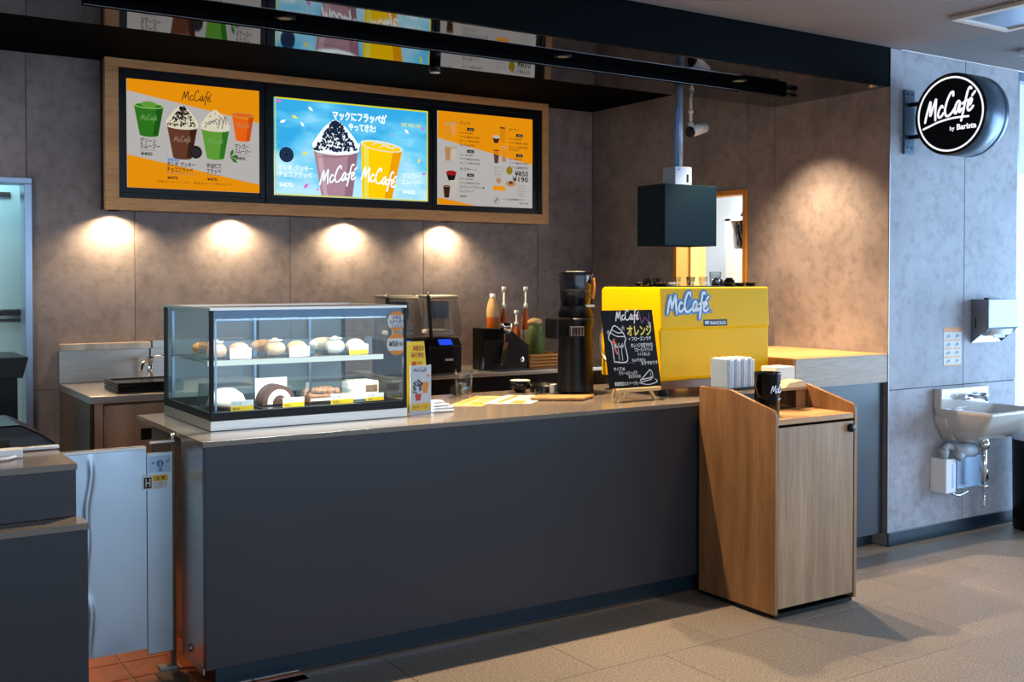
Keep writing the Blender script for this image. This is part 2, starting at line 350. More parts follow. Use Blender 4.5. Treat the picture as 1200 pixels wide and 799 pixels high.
    def build(s, name, parent=None, label=None, cat=None, group=None, loc=None, kind=None, smooth=False):
        me = bpy.data.meshes.new(name)
        off = None; p = parent
        while p is not None:
            if p.name in ORG: off = ORG[p.name]; break
            p = p.parent
        if parent is None and loc is not None: off = Vector(loc)
        if off is not None and off.length: bmesh.ops.translate(s.bm, vec=-off, verts=s.bm.verts)
        s.bm.to_mesh(me); s.bm.free()
        for m in s.mats: me.materials.append(MATS[m])
        o = bpy.data.objects.new(name, me); COL.objects.link(o)
        if parent is not None: o.parent = parent
        elif loc is not None: o.location = loc; ORG[o.name] = Vector(loc)
        _tag(o, label, cat, group)
        if kind: o['kind'] = kind
        return o
def smooth2(pts, k=5):
    P = [Vector(p) for p in pts]; out = []
    for i in range(len(P)-1):
        a = P[max(i-1, 0)]; b = P[i]; c = P[i+1]; d = P[min(i+2, len(P)-1)]
        for j in range(k):
            t = j/k; out.append(.5*((2*b)+(c-a)*t+(2*a-5*b+4*c-d)*t*t+(3*b-a-3*c+d)*t**3))
    out.append(P[-1]); return out
smooth3 = smooth2
_G = {}
def glyphs(st, bold=0.0):
    k = (st, bold)
    if k not in _G:
        cu = bpy.data.curves.new('lettering_source', 'FONT'); cu.body = st; cu.size = 1; cu.resolution_u = 2; cu.offset = bold
        o = bpy.data.objects.new('lettering_source', cu); COL.objects.link(o)
        dg = bpy.context.evaluated_depsgraph_get(); me = bpy.data.meshes.new_from_object(o.evaluated_get(dg))
        vs = [(v.co.x, v.co.y) for v in me.vertices]; fs = [tuple(p.vertices) for p in me.polygons]
        bpy.data.objects.remove(o); bpy.data.meshes.remove(me); bpy.data.curves.remove(cu)
        x0 = min([v[0] for v in vs] or [0]); x1 = max([v[0] for v in vs] or [1])
        vs = [(v[0]-x0, v[1]) for v in vs]
        _G[k] = (vs, fs, max(x1-x0, .01))
    return _G[k]
def words(F, parent, m, items, d, bold=0.0):
    for it in items:
        b = MB(m); b.text(F, it[0], it[1], it[2], it[3], d, width=it[4] if len(it) > 4 else None, bold=it[5] if len(it) > 5 else bold); b.build('lettering', parent)
def frame(O, U, V):
    O = Vector(O); U = Vector(U).normalized(); V = Vector(V).normalized(); N = U.cross(V)
    return lambda x, y, d=0: O+U*x+V*y+N*d
def copy_tree(o, loc=None, parent=None, label=None):
    c = o.copy(); COL.objects.link(c)
    if parent: c.parent = parent
    if loc is not None: c.location = loc
    if label: c['label'] = label
    for ch in list(o.children): copy_tree(ch, parent=c)
    return c
# the handwritten word mark: strokes in a box about 4.1 wide, 1.25 high
SCRIPT = [[(0, 0), (.12, .45), (.32, .98), (.36, .95), (.40, .4), (.44, .3), (.62, .7), (.80, 1.05), (.84, 1.0), (.84, .45), (.90, .0)],
          [(1.46, .58), (1.36, .66), (1.18, .5), (1.10, .25), (1.20, .09), (1.40, .12), (1.56, .26)],
          [(2.30, 1.05), (2.26, 1.24), (2.05, 1.20), (1.80, .85), (1.68, .42), (1.78, .12), (2.02, .06), (2.28, .18), (2.48, .36)],
          [(2.92, .60), (2.78, .70), (2.60, .55), (2.50, .27), (2.58, .10), (2.74, .2), (2.92, .58), (2.88, .24), (2.96, .12), (3.10, .26)],
          [(3.78, 1.18), (3.66, 1.26), (3.50, 1.10), (3.36, .6), (3.24, .05), (3.14, -.34)], [(3.12, .52), (3.34, .58), (3.56, .62)],
          [(3.62, .32), (3.82, .42), (3.90, .60), (3.80, .68), (3.64, .52), (3.58, .26), (3.68, .10), (3.86, .12), (4.04, .26)], [(3.90, .82), (4.10, .98)]]
def wordmark(mb, F, x, y, width, m, w=.13, d=.001, under=None, slant=0, tall=1.2, rise=0):
    s_ = width/4.1; mb.m = m
    for st in SCRIPT: mb.ribbon(F, [(x+(p[0]+slant*p[1])*s_, y+(p[1]*tall+rise*p[0])*s_) for p in st], w*s_, d)
    if under: mb.ribbon(F, [(x+p[0]*s_, y+p[1]*s_) for p in under], w*s_*.8, d)

YS = 4.20; XS = 5.395; YM = 7.133; H = 2.985; SZ = 2.753; CT = .98; CF = 4.10
# ------------------------------------------------------------------ the setting
mb = MB('grout'); mb.box(-6, -5, -.12, 10.5, 4.05, -.004); floor = mb.build('floor', kind='structure')
mb = MB('quarry_grout'); mb.box(-6, 4.05, -.12, 10.5, 9.2, -.004); mb.build('floor_behind_counter', floor, 'terracotta tiled floor bed behind the counter')
# terrazzo tiles, running bond: rows 0.62 deep, tiles 0.685 wide
TW, TD = .685, .615
me0 = None; k = 0
for row in range(-2, 3):
    y0 = 3.49-.0+ (row-2)*TD if False else 3.50-(2-row)*TD
    off = 0.0 if (row % 2 == 0) else TW/2
    if row == 2: off = 0
    for i in range(-2, 12):
        x0 = -.055+off+i*TW
        y1 = y0+TD
        if row == 2: y1 = min(y1, 4.115)
        if me0 is None:
            b = MB('floor_tile'); b.box(-TW/2+.0015, -TD/2+.0015, -.01, TW/2-.0015, TD/2-.0015, 0, .0012, seg=1)
            o = b.build('floor_tile', floor); me0 = o.data
        else:
            o = bpy.data.objects.new('floor_tile', me0); COL.objects.link(o); o.parent = floor
        o.location = (x0+TW/2, y0+TD/2, 0)
mb = MB('floor_tile')
mb.box(-6, -5, -.01, 10.5, 3.50-4*TD, -.0005); mb.build('floor_tile', floor, 'speckled floor tiles nearer the shop front, beyond the separate ones')
me1 = None
for i in range(0, 7):
    for j in range(0, 9):
        x0 = .255+i*.2; y0 = 4.05+j*.2
        if me1 is None:
            b = MB('quarry_tile'); b.box(-.097, -.097, -.012, .097, .097, 0, .003, seg=1); o = b.build('quarry_tile', floor); me1 = o.data
        else:
            o = bpy.data.objects.new('quarry_tile', me1); COL.objects.link(o); o.parent = floor
        o.location = (x0+.1, y0+.1, 0)

def wall_panels(parent, cells, axis, plane, thick, m):
    """cells: (a0,a1,z0,z1) on the wall; the panels stand proud of the dark joint behind them"""
    for a0, a1, z0, z1 in cells:
        g = .002; b = MB(m)
        if axis == 'y': b.box(a0+g, plane, z0+g, a1-g, plane+thick, z1-g, .0015, seg=1)
        else: b.box(plane, a0+g, z0+g, plane+thick, a1-g, z1-g, .0015, seg=1)
        b.build('wall_panel', parent)
# main wall behind the counter, with the kitchen opening on the left
mb = MB('joint')
mb.box(1.11, YM+.012, 0, 5.41, YM+.14, H); mb.box(-6, YM+.012, 2.22, 1.11, YM+.14, H); mb.box(-6, YM+.012, 0, -.25, YM+.14, 2.22)
wb = mb.build('wall_back', kind='structure')
xs = [1.115, 1.724, 2.772, 3.817, 4.850, XS]
cells = []
for a, b_ in zip(xs, xs[1:]): cells += [(a, b_, 0, .925)] + ([(a, b_, .925, H)] if a > 1.2 else [])
cells += [(-3.2, -2.1, 2.22, H), (-2.1, -1.05, 2.22, H), (-1.05, .0, 2.22, H), (0.0, 1.087, 2.22, H), (-3.2, -2.1, 0, 2.22), (-2.1, -1.1, 0, 2.22), (-1.1, -.25, 0, 2.22)]
wall_panels(wb, cells, 'y', YM, .012, 'wall_concrete')
b = MB('wall_concrete'); b.prism([(1.117, .927), (1.722, .927), (1.722, H-.002), (1.089, H-.002), (1.089, 2.224), (1.117, 2.224)], 'y', YM, YM+.012); b.build('wall_panel', wb)
# side wall with the store room doorway (y 5.40 - 6.09, up to z 2.2)
D0, D1, DZ = 5.405, 6.085, 2.195
mb = MB('joint')
mb.box(XS+.012, YS+.02, 0, XS+.10, D0-.03, H); mb.box(XS+.012, D1+.03, 0, XS+.10, YM+.14, H); mb.box(XS+.012, D0-.03, DZ+.03, XS+.10, D1+.03, H)
ws = mb.build('wall_right', kind='structure')
wall_panels(ws, [(YS, 5.12, 0, .925), (YS, 5.12, .925, H), (5.12, D0-.035, 0, H), (D1+.035, YM, 0, .925), (D1+.035, YM, .925, H), (D0-.035, D1+.035, DZ+.035, H)], 'x', XS, .012, 'wall_concrete')
# front-facing wall that carries the round sign, sink and towel dispenser
XE = 6.70
mb = MB('joint'); mb.box(XS+.012, YS+.012, 0, XE, YS+.14, H); wf = mb.build('wall_front', kind='structure')
wall_panels(wf, [(XS, 6.129, 0, .938), (6.129, XE, 0, .938), (XS, 6.129, .938, H), (6.129, XE, .938, H)], 'y', YS, .012, 'wall_concrete_cool')
mb = MB('steel_dull'); mb.box(XS-.002, YS-.004, .08, XS+.003, YS+.004, H); mb.build('trim_1', kind='structure')
mb = MB('kick'); mb.box(XS, YS-.012, 0, XE, YS, .08, .002); mb.build('baseboard_right', kind='structure')
# dining-area walls out of view
mb = MB('wall_concrete'); mb.box(-6.1, -5, 0, -6, 7.2, H); mb.build('wall_left', kind='structure')
# window on the right
mb = MB('alu'); mb.box(XE, YS+.02, 0, XE+.05, YS+.09, H, .004); mb.box(10.4, YS+.02, 0, 10.45, YS+.09, H); mb.box(XE+.05, YS+.02, 0, 10.4, YS+.09, .06); mb.box(XE+.05, YS+.02, H-.06, 10.4, YS+.09, H)
w1 = mb.build('window_1', kind='structure')
mb = MB('window_glass'); mb.box(XE+.05, YS+.05, .06, 10.4, YS+.056, H-.06); mb.build('pane', w1)
# ceilings
mb = MB('ceiling_paint'); mb.box(-6, -5, H, 10.5, YS-.002, H+.1); mb.build('ceiling', kind='structure')
mb = MB('ceiling_black'); mb.box(-6, YS-.002, H, XS+.11, YM+.14, H+.1); mb.build('trim_2', kind='structure')
# lowered glossy soffit over the counter
mb = MB('navy_gloss'); mb.box(-6, YS, SZ+.001, XS-.001, YS+.02, H-.001)
sf = mb.build('trim_3', kind='structure')
mb = MB('gloss_black'); mb.box(-6, YS+.0201, SZ, XS-.001, 5.12, SZ+.03); mb.box(-6, 5.09, SZ+.03, XS-.001, 5.12, H-.001); mb.build('soffit_panel', sf)

# store room behind the doorway
mb = MB('white')
mb.box(XS+.1, 4.5, 2.75, 6.8, 7.9, 2.8); mb.box(6.8, 4.4, 0, 6.9, 7.9, 2.8); mb.box(XS+.1, 7.8, 0, 6.8, 7.9, 2.75); mb.box(XS+.1, 4.4, 0, 6.8, 4.5, 2.75)
mb.build('wall_store_room', kind='structure')
d = thing('door_1', 'open wooden door and frame to the store room', None, (XS, 5.75, 0)); d['kind'] = 'structure'
mb = MB('door_edge')
mb.box(XS-.012, D0-.035, 0, XS+.11, D0, DZ+.035, .003); mb.box(XS-.012, D1, 0, XS+.11, D1+.035, DZ+.035, .003); mb.box(XS-.012, D0, DZ, XS+.11, D1, DZ+.035, .003); mb.build('door_frame', d)
mb = MB('door_wood')
a = Vector((5.515, 6.07, 0)); b_ = Vector((6.03, 6.46, 0)); n = Vector((-(b_-a).y, (b_-a).x, 0)).normalized()*.035
mb.prism([(a.x, a.y), (b_.x, b_.y), (b_.x+n.x, b_.y+n.y), (a.x+n.x, a.y+n.y)], 'z', .01, DZ-.01); mb.build('door_leaf', d)
# left kitchen opening with a stainless frame
d2 = thing('door_2', 'stainless framed opening to the kitchen', None, (.4, YM, 0)); d2['kind'] = 'structure'
mb = MB('alu'); mb.box(1.07, YM-.02, 0, 1.113, YM+.15, 2.185, .003); mb.box(-.28, YM-.02, 0, -.24, YM+.15, 2.185, .003); mb.box(-.28, YM-.02, 2.185, 1.113, YM+.15, 2.222, .003); mb.build('door_frame', d2)
mb = MB('white'); mb.box(-2, 8.4, 0, 2.2, 8.5, 2.8); mb.box(-2, YM+.15, 2.75, 2.2, 8.4, 2.8); mb.box(2.1, YM+.15, 0, 2.2, 8.4, 2.75); mb.box(-2.1, YM+.15, 0, -2.0, 8.4, 2.75)
mb.build('wall_kitchen', kind='structure')

# ------------------------------------------------------------------ counters
t = thing('service_counter', 'long dark grey service counter with bare stone-grey top', 'counter', (2.9, 4.6, 0))
mb = MB('counter_front'); mb.box(1.246, CF, .095, 4.60, CF+.03, CT-.022, .002); mb.build('front_panel', t)
mb = MB('counter_top'); mb.box(1.237, CF-.004, CT-.022, 4.602, 5.10, CT, .002); mb.build('worktop', t)
mb = MB('kick'); mb.box(1.30, CF+.05, 0, 4.60, CF+.07, .095); mb.build('plinth', t)
mb = MB('chrome'); mb.box(1.30, CF+.046, .004, 4.60, CF+.05, .010); mb.build('plinth_strip', t)
mb = MB('steel'); mb.box(1.246, CF+.031, .07, 1.2499, 4.42, CT-.024); mb.build('end_panel', t, 'polished stainless steel end panel')
mb = MB('machine_brown'); mb.box(1.29, 4.46, .09, 1.31, 5.05, CT-.03); mb.box(1.31, 5.03, .09, 4.6, 5.05, CT-.03); mb.build('back_panel', t)
mb = MB('steel_dull'); mb.box(1.27, 4.40, .1, 1.29, 4.42, CT-.03); mb.cyl((1.262, 4.30, .13), (1.235, 4.30, .13), .016); mb.build('bumper', t)
# wooden pick-up ledge
t = thing('pickup_ledge', 'raised wooden pick-up ledge on a grey panel at right end of counter', 'counter', (5.0, 4.6, 0))
mb = MB('oak_x'); mb.box(4.603, YS+.0, 1.150, XS-.003, 5.10, 1.160, .001); mb.build('ledge_top', t)
mb = MB('oak_front_x'); mb.box(4.603, YS, .990, XS-.003, YS+.02, 1.150); mb.build('ledge_front', t)
mb = MB('oak_side'); mb.box(4.603, YS+.02, .990, 4.625, 5.08, 1.150); mb.box(4.625, 5.05, .990, XS-.003, 5.08, 1.150); mb.build('ledge_side', t)
mb = MB('counter_front'); mb.box(4.610, YS+.03, .075, XS-.003, YS+.055, .990, .002); mb.build('front_panel', t)
mb = MB('kick'); mb.box(4.610, YS+.09, 0, XS-.02, YS+.11, .075); mb.build('plinth', t)
# cash counter on the left
t = thing('cash_counter', 'dark grey stepped cash counter at left edge', 'counter', (.2, 4.1, 0))
mb = MB('counter_front'); mb.box(-2.2, 3.862, .80, .735, 3.89, .958, .002); mb.box(-2.2, 3.74, .10, .747, 3.766, .778, .002); mb.box(.715, 3.89, .1, .735, 4.49, .958); mb.box(.727, 3.766, .1, .747, 3.89, .778); mb.build('front_panel', t)
mb = MB('counter_top'); mb.box(-2.2, 3.855, .958, .738, 4.50, .98, .002); mb.build('worktop', t)
mb = MB('counter_top'); mb.box(-2.2, 3.732, .778, .750, 3.861, .80, .002); mb.build('step_ledge', t)
mb = MB('kick'); mb.box(-2.2, 3.79, 0, .70, 3.81, .1); mb.build('plinth', t)

# gate between the two counters
t = thing('swing_gate', 'stainless steel swing gate between cash counter and service counter', 'gate', (1.0, 4.43, .1))
mb = MB('steel_gate'); mb.box(.752, 4.430, .115, 1.108, 4.445, .93)
NX, NZ = 64, 40; grid = []
for i in range(NX+1):
    x = .752+.356*i/NX; col = []
    for j in range(NZ+1):
        z = .115+.815*j/NZ; c = .885+.008*math.sin(z*9)+.006*math.sin(z*23+1)-(.018*math.exp(-((z-.38)/.03)**2))
        a_ = min(1, (z-.115)/.08, (.93-z)/.05); a_ = max(0, a_)
        y = 4.4255-.0060*a_*math.exp(-((x-c)/.011)**2)+.0008*math.sin(x*30)*a_
        v_ = mb.bm.verts.new((x, y, z)); col.append(v_)
    grid.append(col)
for i in range(NX):
    for j in range(NZ): mb._f((grid[i][j], grid[i+1][j], grid[i+1][j+1], grid[i][j+1])).smooth = True
mb.build('gate_panel', t)
mb = MB('steel_gate'); mb.box(1.110, 4.424, .09, 1.212, 4.446, .902, .002); mb.build('hinge_panel', t)
mb = MB('steel'); mb.box(.752, 4.419, .922, 1.108, 4.451, .934, .002); mb.build('top_rail', t)
F = frame((1.094, 4.4235, .757), (1, 0, 0), (0, 0, 1))
mb = MB('white'); mb.box(1.094, 4.4225, .757, 1.196, 4.4235, .816)
mb.m = 'print_dark'; mb.poly(F, [(.004, .006), (.034, .006), (.034, .050), (.004, .050)], .0016)
mb.m = 'white'; mb.ribbon(F, [(.012, .012), (.012, .044)], .004, .0022); mb.ribbon(F, [(.012, .026), (.026, .028)], .005, .0022); mb.ribbon(F, [(.027, .012), (.027, .044)], .004, .0022)
mb.m = 'yellow'; mb.poly(F, [(.038, .032), (.100, .032), (.100, .056), (.038, .056)], .0016)
mb.m = 'print_dark'; mb.text(F, '注 意', .069, .037, .017, .0022, 'c', bold=.02)
for q in range(3): mb.text(F, 'とびらの開閉に注意', .040, .023-q*.008, .006, .0022, width=.054)
mb.build('warning_label', t, 'yellow and white warning label')
mb = MB('alu'); mb.box(1.116, 4.4215, .824, 1.204, 4.4235, .892)
F = frame((1.116, 4.4215, .824), (1, 0, 0), (0, 0, 1)); mb.m = 'logo_blue'; mb.disc(F, (.046, .036), .014, .001)
mb.m = 'white'; mb.ribbon(F, [(.046, .042), (.046, .028)], .005, .0016); mb.m = 'print_dark'
mb.ribbon(F, [(.014, .038), (.022, .042)], .004, .001); mb.ribbon(F, [(.072, .040), (.080, .046)], .004, .001)
for q in range(2): mb.text(F, '手動', .046, .012-q*.008, .008, .001, 'c')
mb.build('instruction_plate', t, 'pale plate with round blue mark')
t2 = thing('gate_post', 'slim dark steel gate post with top rail by counter end', 'post', (1.232, 4.47, 0))
mb = MB('machine_brown'); mb.box(1.214, 4.455, 0, 1.233, 4.485, .93, .002); mb.build('post', t2)
mb = MB('steel'); mb.box(1.13, 4.46, .935, 1.234, 4.475, .945, .002); mb.cyl((1.226, 4.468, .93), (1.226, 4.468, .972), .008); mb.build('latch_rail', t2)
mb = MB('steel_dull'); mb.box(1.165, 4.445, .0005, 1.234, 4.50, .016, .002); mb.build('base_plate', t2)
mb = MB('machine_brown'); mb.box(1.14, 4.056, .0005, 1.234, 4.44, .006, .002)
mb.build('floor_strip', None, 'dark metal threshold strip on floor by counter end', 'threshold', loc=(1.2, 4.2, 0))

# back counter along the main wall
t = thing('back_counter', 'dark back counter with steel edge under blenders and bottles', 'counter', (4.3, 6.75, 0))
mb = MB('steel'); mb.box(3.20, 6.42, .925, XS-.05, YM-.004, .95, .002); mb.build('worktop', t)
mb = MB('black'); mb.box(3.24, 6.50, .08, 4.6, 6.52, .925); mb.box(3.24, 6.52, .08, 3.26, YM-.01, .925); mb.build('cabinet_body', t)
mb = MB('machine_brown')
for x in (3.30, 3.86): mb.box(x, 6.485, .15, x+.5, 6.5, .78, .003)
mb.build('cabinet_door', t)

# stainless sink unit on the left, trays stacked on it
t = thing('steel_sink_unit', 'stainless steel sink unit with backsplash by the kitchen opening', 'sink', (1.7, 6.65, 0))
mb = MB('steel'); mb.box(1.256, 6.20, .92, 2.42, 7.13, .96, .003); mb.build('worktop', t)
mb = MB('steel'); mb.box(1.256, 7.095, .96, 1.80, 7.128, 1.165, .002); mb.build('backsplash', t)
mb = MB('steel_warm_light'); mb.prism([(7.045, 1.165), (7.045, 1.205), (7.128, 1.205), (7.128, 1.165)], 'x', 1.256, 1.80, .002); mb.build('splash_shelf', t)
mb = MB('steel'); mb.box(1.81, 7.095, .96, 2.42, 7.128, 1.165, .002); mb.prism([(7.045, 1.165), (7.045, 1.215), (7.128, 1.215), (7.128, 1.165)], 'x', 1.81, 2.42, .002); mb.build('backsplash', t)
mb = MB('machine_brown'); mb.box(1.262, 6.25, .08, 1.28, 7.12, .92); mb.build('side_panel', t)
mb = MB('steel_warm_light')
mb.box(1.285, 6.235, .08, 1.33, 6.25, .92, .002); mb.box(1.335, 6.225, .10, 1.86, 6.245, .905, .008); mb.box(1.87, 6.225, .10, 2.40, 6.245, .905, .008); mb.build('cabinet_door', t)
mb = MB('black'); mb.box(1.53, 6.215, .70, 1.63, 6.224, .765, .003); mb.build('door_handle', t)
mb = MB('chrome'); mb.cyl((1.77, 6.95, .9605), (1.77, 6.95, 1.09), .02, .016); mb.tube([(1.77, 6.95, 1.07), (1.74, 6.88, 1.11), (1.69, 6.80, 1.09), (1.67, 6.77, 1.04)], .011); fa = mb.build('faucet', t)
mb = MB('chrome'); mb.cyl((1.77, 6.95, 1.09), (1.77, 6.95, 1.12), .024); mb.tube([(1.77, 6.95, 1.11), (1.81, 6.92, 1.125), (1.85, 6.89, 1.12)], .007); mb.build('lever', fa)
for i in range(5):
    b = MB('tray_black'); z = .961+i*.012
    x0, x1, y0, y1 = 1.42, 1.79, 6.28, 6.62
    b.box(x0+.02, y0+.02, z, x1-.02, y1-.02, z+.004, .001)
    for q in ((x0, y0, x1, y0+.02), (x0, y1-.02, x1, y1), (x0, y0+.02, x0+.02, y1-.02), (x1-.02, y0+.02, x1, y1-.02)): b.box(q[0], q[1], z+.002, q[2], q[3], z+.0115, .003)
    b.build('serving_tray', None, 'black serving tray in the stack on the steel sink unit, ' + ('topmost', 'second from top', 'third from top', 'fourth from top', 'lowest')[4-i], 'tray', 'stacked black trays', (1.605, 6.45, z))
mb = MB('blue_item'); mb.cyl((1.655, 6.205, .60), (1.655, 6.205, .70), .017, .014, 16); mb.m = 'white'; mb.cyl((1.655, 6.205, .70), (1.655, 6.205, .715), .009)
mb.build('blue_bottle', None, 'small blue bottle hanging at the sink cabinet door', 'bottle', loc=(1.655, 6.205, .6))

# kitchen beyond the left opening
t = thing('refrigerator', 'tall pale steel refrigerator in the kitchen at left edge', 'refrigerator', (.6, 7.9, 0))
mb = MB('white_gloss'); mb.box(-.3, 7.62, .05, 1.25, 8.3, 2.6, .005); mb.build('body', t)
mb = MB('fridge_door'); mb.box(-.29, 7.595, 1.41, 1.13, 7.62, 2.55, .004); mb.box(-.29, 7.595, .1, 1.13, 7.62, 1.335, .004); mb.build('door', t)
for q in ((7.588, 2.135, 1.06, 7.595, 2.165), (7.585, 1.372, 1.124, 7.595, 1.405), (7.585, 1.336, 1.124, 7.595, 1.350)): mb = MB('print_dark'); mb.box(.2, q[0], q[1], q[2], q[3], q[4]); mb.build('handle_strip', t)
t = thing('drink_dispenser', 'black drink dispenser with tapered hood at left edge behind cash counter', 'dispenser', (.6, 6.2, 0))
mb = MB('black'); mb.prism([(.25, 1.205), (.914, 1.205), (.885, 1.10), (.25, 1.10)], 'y', 5.98, 6.5, .003); mb.build('hood', t)
mb = MB('black'); mb.box(.25, 6.15, .70, .885, 6.5, 1.10, .004); mb.box(.25, 5.95, .62, .93, 6.5, .70, .004); mb.build('body', t)
mb = MB('black_matte'); mb.box(.2, 6.0, 0, .95, 6.5, .62); mb.build('cabinet', t)
mb = MB('pvc'); mb.cyl((.71, 6.08, .90), (.71, 6.08, 1.02), .035, .035, 18); mb.build('nozzle', t)
t = thing('order_display', 'black tilted order display lying on the cash counter', 'display', (.42, 4.28, .98))
mb = MB('black_gloss'); mb.prism([(.10, .982), (.72, .982), (.742, .995), (.70, 1.03), (.62, 1.075), (.10, 1.075)], 'y', 4.24, 4.60, .006); mb.build('housing', t)
mb = MB('white'); mb.box(.12, 4.215, .983, .745, 4.238, .996, .004); mb.build('edge_strip', t)
mb = MB('white'); mb.tube([(.33, 4.02, .99), (.42, 4.06, .989), (.52, 4.03, .988), (.58, 4.08, .988), (.56, 4.15, .988)], .0055)
mb.box(.46, 4.07, .981, .60, 4.13, 1.012, .004); mb.build('white_adapter', None, 'white plug adapter with cable on the cash counter', 'adapter', loc=(.5, 4.1, .98))

# ------------------------------------------------------------------ menu board
X0, X1, Y0, Z0, Z1 = 1.517, 4.859, 6.993, 2.040, 2.983
t = thing('menu_board', 'long wood-framed menu board with three lit screens above the back wall counter', 'menu board', (3.19, 7.06, 2.04))
mb = MB('board_frame')
mb.box(X0, Y0, Z1-.054, X1, Y0+.05, Z1, .002); mb.box(X0, Y0, Z0, X1, Y0+.05, Z0+.075, .002); mb.box(X0, Y0, Z0+.075, X0+.082, Y0+.05, Z1-.054, .002); mb.box(X1-.058, Y0, Z0+.075, X1, Y0+.05, Z1-.054, .002)
mb.build('frame', t)
mb = MB('bezel'); mb.box(X0+.001, Y0+.051, Z0+.001, X1-.001, YM-.001, Z1-.001); mb.build('backing_box', t)
mb = MB('bezel')
mb.box(X0+.082, Y0+.022, Z0+.075, X1-.058, Y0+.05, Z1-.054)
mb.build('bezel', t)
mb = MB('bezel')
for x0, x1 in ((1.60, 2.545), (2.553, 3.822), (3.830, 4.80)): # three display bodies with a seam between them
    for q in ((x0, 2.116, x1, 2.150), (x0, 2.892, x1, 2.928), (x0, 2.150, x0+.034, 2.892), (x1-.034, 2.150, x1, 2.892)): mb.box(q[0], Y0+.010, q[1], q[2], Y0+.022, q[3], .002)
mb.build('display_rim', t)
EPS = .0012
def panel(x0, x1, z0, z1, m, label):
    b = MB(m); b.box(x0, Y0+.014, z0, x1, Y0+.0218, z1); o = b.build('screen', t, label)
    return o, frame((x0, Y0+.0135, z0), (1, 0, 0), (0, 0, 1)), x1-x0, z1-z0
def cup2d(mb, F, cx, y0, h, wt, wb, body, top=None, rim='p_cream', d=EPS, tilt=0, mark=None, mw=.7):
    def T(x, y): c, s_ = math.cos(tilt), math.sin(tilt); return (cx+x*c-y*s_, y0+x*s_+y*c)
    mb.m = body; mb.poly(F, [T(-wb/2, 0), T(wb/2, 0), T(wt/2, h), T(-wt/2, h)], d)
    for i in range(1): mb.poly(F, [T(wb/2*math.cos(a), -wb*.10*math.sin(a)) for a in [PI*k/10 for k in range(11)]], d)
    mb.m = rim; mb.poly(F, [T(wt/2*1.03*math.cos(a), h+wt*.10*math.sin(a)) for a in [2*PI*k/22 for k in range(22)]], d*1.5)
    mb.m = body; mb.poly(F, [T(wt/2*.92*math.cos(a), h+wt*.07*math.sin(a)) for a in [2*PI*k/22 for k in range(22)]], d*2)
    if mark:
        G = lambda x, y, dd=0: F(*T(x, y), dd)
        wordmark(mb, G, -wt*mw/2, h*.5, wt*mw, mark, .14, d*2.5)
    return T
def blob(mb, T, F, h, w, hh, base, chips, n=60, d=EPS*3, seed=1):
    r_ = random.Random(seed)
    mb.m = base; pts = [T(-w/2, h), T(-w/2*1.02, h+hh*.2), T(-w*.40, h+hh*.45), T(-w*.25, h+hh*.75), T(-w*.05, h+hh), T(w*.05, h+hh*.98), T(w*.24, h+hh*.75), T(w*.4, h+hh*.45), T(w/2*1.02, h+hh*.2), T(w/2, h), T(w*.3, h-w*.06), T(0, h-w*.09), T(-w*.3, h-w*.06)]
    mb.poly(F, pts, d)
    mb.m = chips
    for i in range(n):
        y = r_.random(); x = (r_.random()-.5)*w*.98*(1-y*.86); s_ = w*.024*(.7+r_.random()); a = r_.random()*3; y_ = h+hh*y*.95
        mb.poly(F, [T(x+s_*math.cos(a+q*PI/2)*(1.3 if q % 2 else .8), y_+s_*math.sin(a+q*PI/2)*(1.3 if q % 2 else .8)) for q in range(4)], d+EPS)
# left panel
o, F, w, h = panel(1.651, 2.508, 2.184, 2.865, 'p_white', 'white and orange menu screen with four drinks')
mb = MB('p_orange'); mb.poly(F, [(0, h), (0, h-.075), (w, h-.215), (w, h)], EPS); mb.poly(F, [(0, 0), (w, 0), (w, .055), (0, .205)], EPS); mb.build('orange_band', o)
mb = MB(); wordmark(mb, F, .345, h-.107, .19, 'p_black', .11, EPS*2); mb.build('heading', o)
def shades(mb, T, h_, wt, wb, m1, d=EPS*1.2):
    mb.m = m1; mb.poly(F, [T(wb*.22, 0), T(wb*.49, 0), T(wt*.49, h_), T(wt*.26, h_)], d)
mb = MB(); T = cup2d(mb, F, .135, .335, .185, .185, .115, 'p_green', rim='p_ltgreen', mark='p_mark1', mw=.55); mb.m = 'p_green2'; mb.disc(F, (.135, .527), .05, EPS*3, ry=.02); shades(mb, T, .185, .185, .115, 'p_green3'); mb.build('drink_picture', o)
mb = MB(); T = cup2d(mb, F, .345, .205, .20, .195, .12, 'p_brown', mark='p_mark2', mw=.55); blob(mb, T, F, .20, .205, .135, 'p_cream', 'p_black', 170, seed=2); shades(mb, T, .19, .195, .12, 'p_choc'); mb.build('drink_picture', o)
mb = MB('p_dark'); mb.disc(F, (.428, .245), .042, EPS*8); mb.m = 'p_black'; mb.ring(F, (.428, .245), .028, .033, EPS*9); mb.build('biscuit_picture', o)
mb = MB(); T = cup2d(mb, F, .560, .215, .19, .185, .115, 'p_green2', mark='p_mark1', mw=.55); blob(mb, T, F, .19, .19, .125, 'p_cream', 'p_tan', 8, seed=3); shades(mb, T, .18, .185, .115, 'p_green'); mb.m = 'p_grey'
for q in range(5): mb.ribbon(F, [(.49+q*.028, .41+.02*q*(q < 3)), (.52+q*.026, .45+.01*q), (.55+q*.02, .44)], .006, EPS*5)
mb.build('drink_picture', o)
mb = MB('p_green')
for a in (.2, 1.2, -.6): mb.poly(F, [(.655, .225), (.655+.035*math.cos(a)-.012*math.sin(a), .225+.035*math.sin(a)+.012*math.cos(a)), (.655+.06*math.cos(a), .225+.06*math.sin(a)), (.655+.035*math.cos(a)+.012*math.sin(a), .225+.035*math.sin(a)-.012*math.cos(a))], EPS*8)
mb.build('leaf_picture', o)
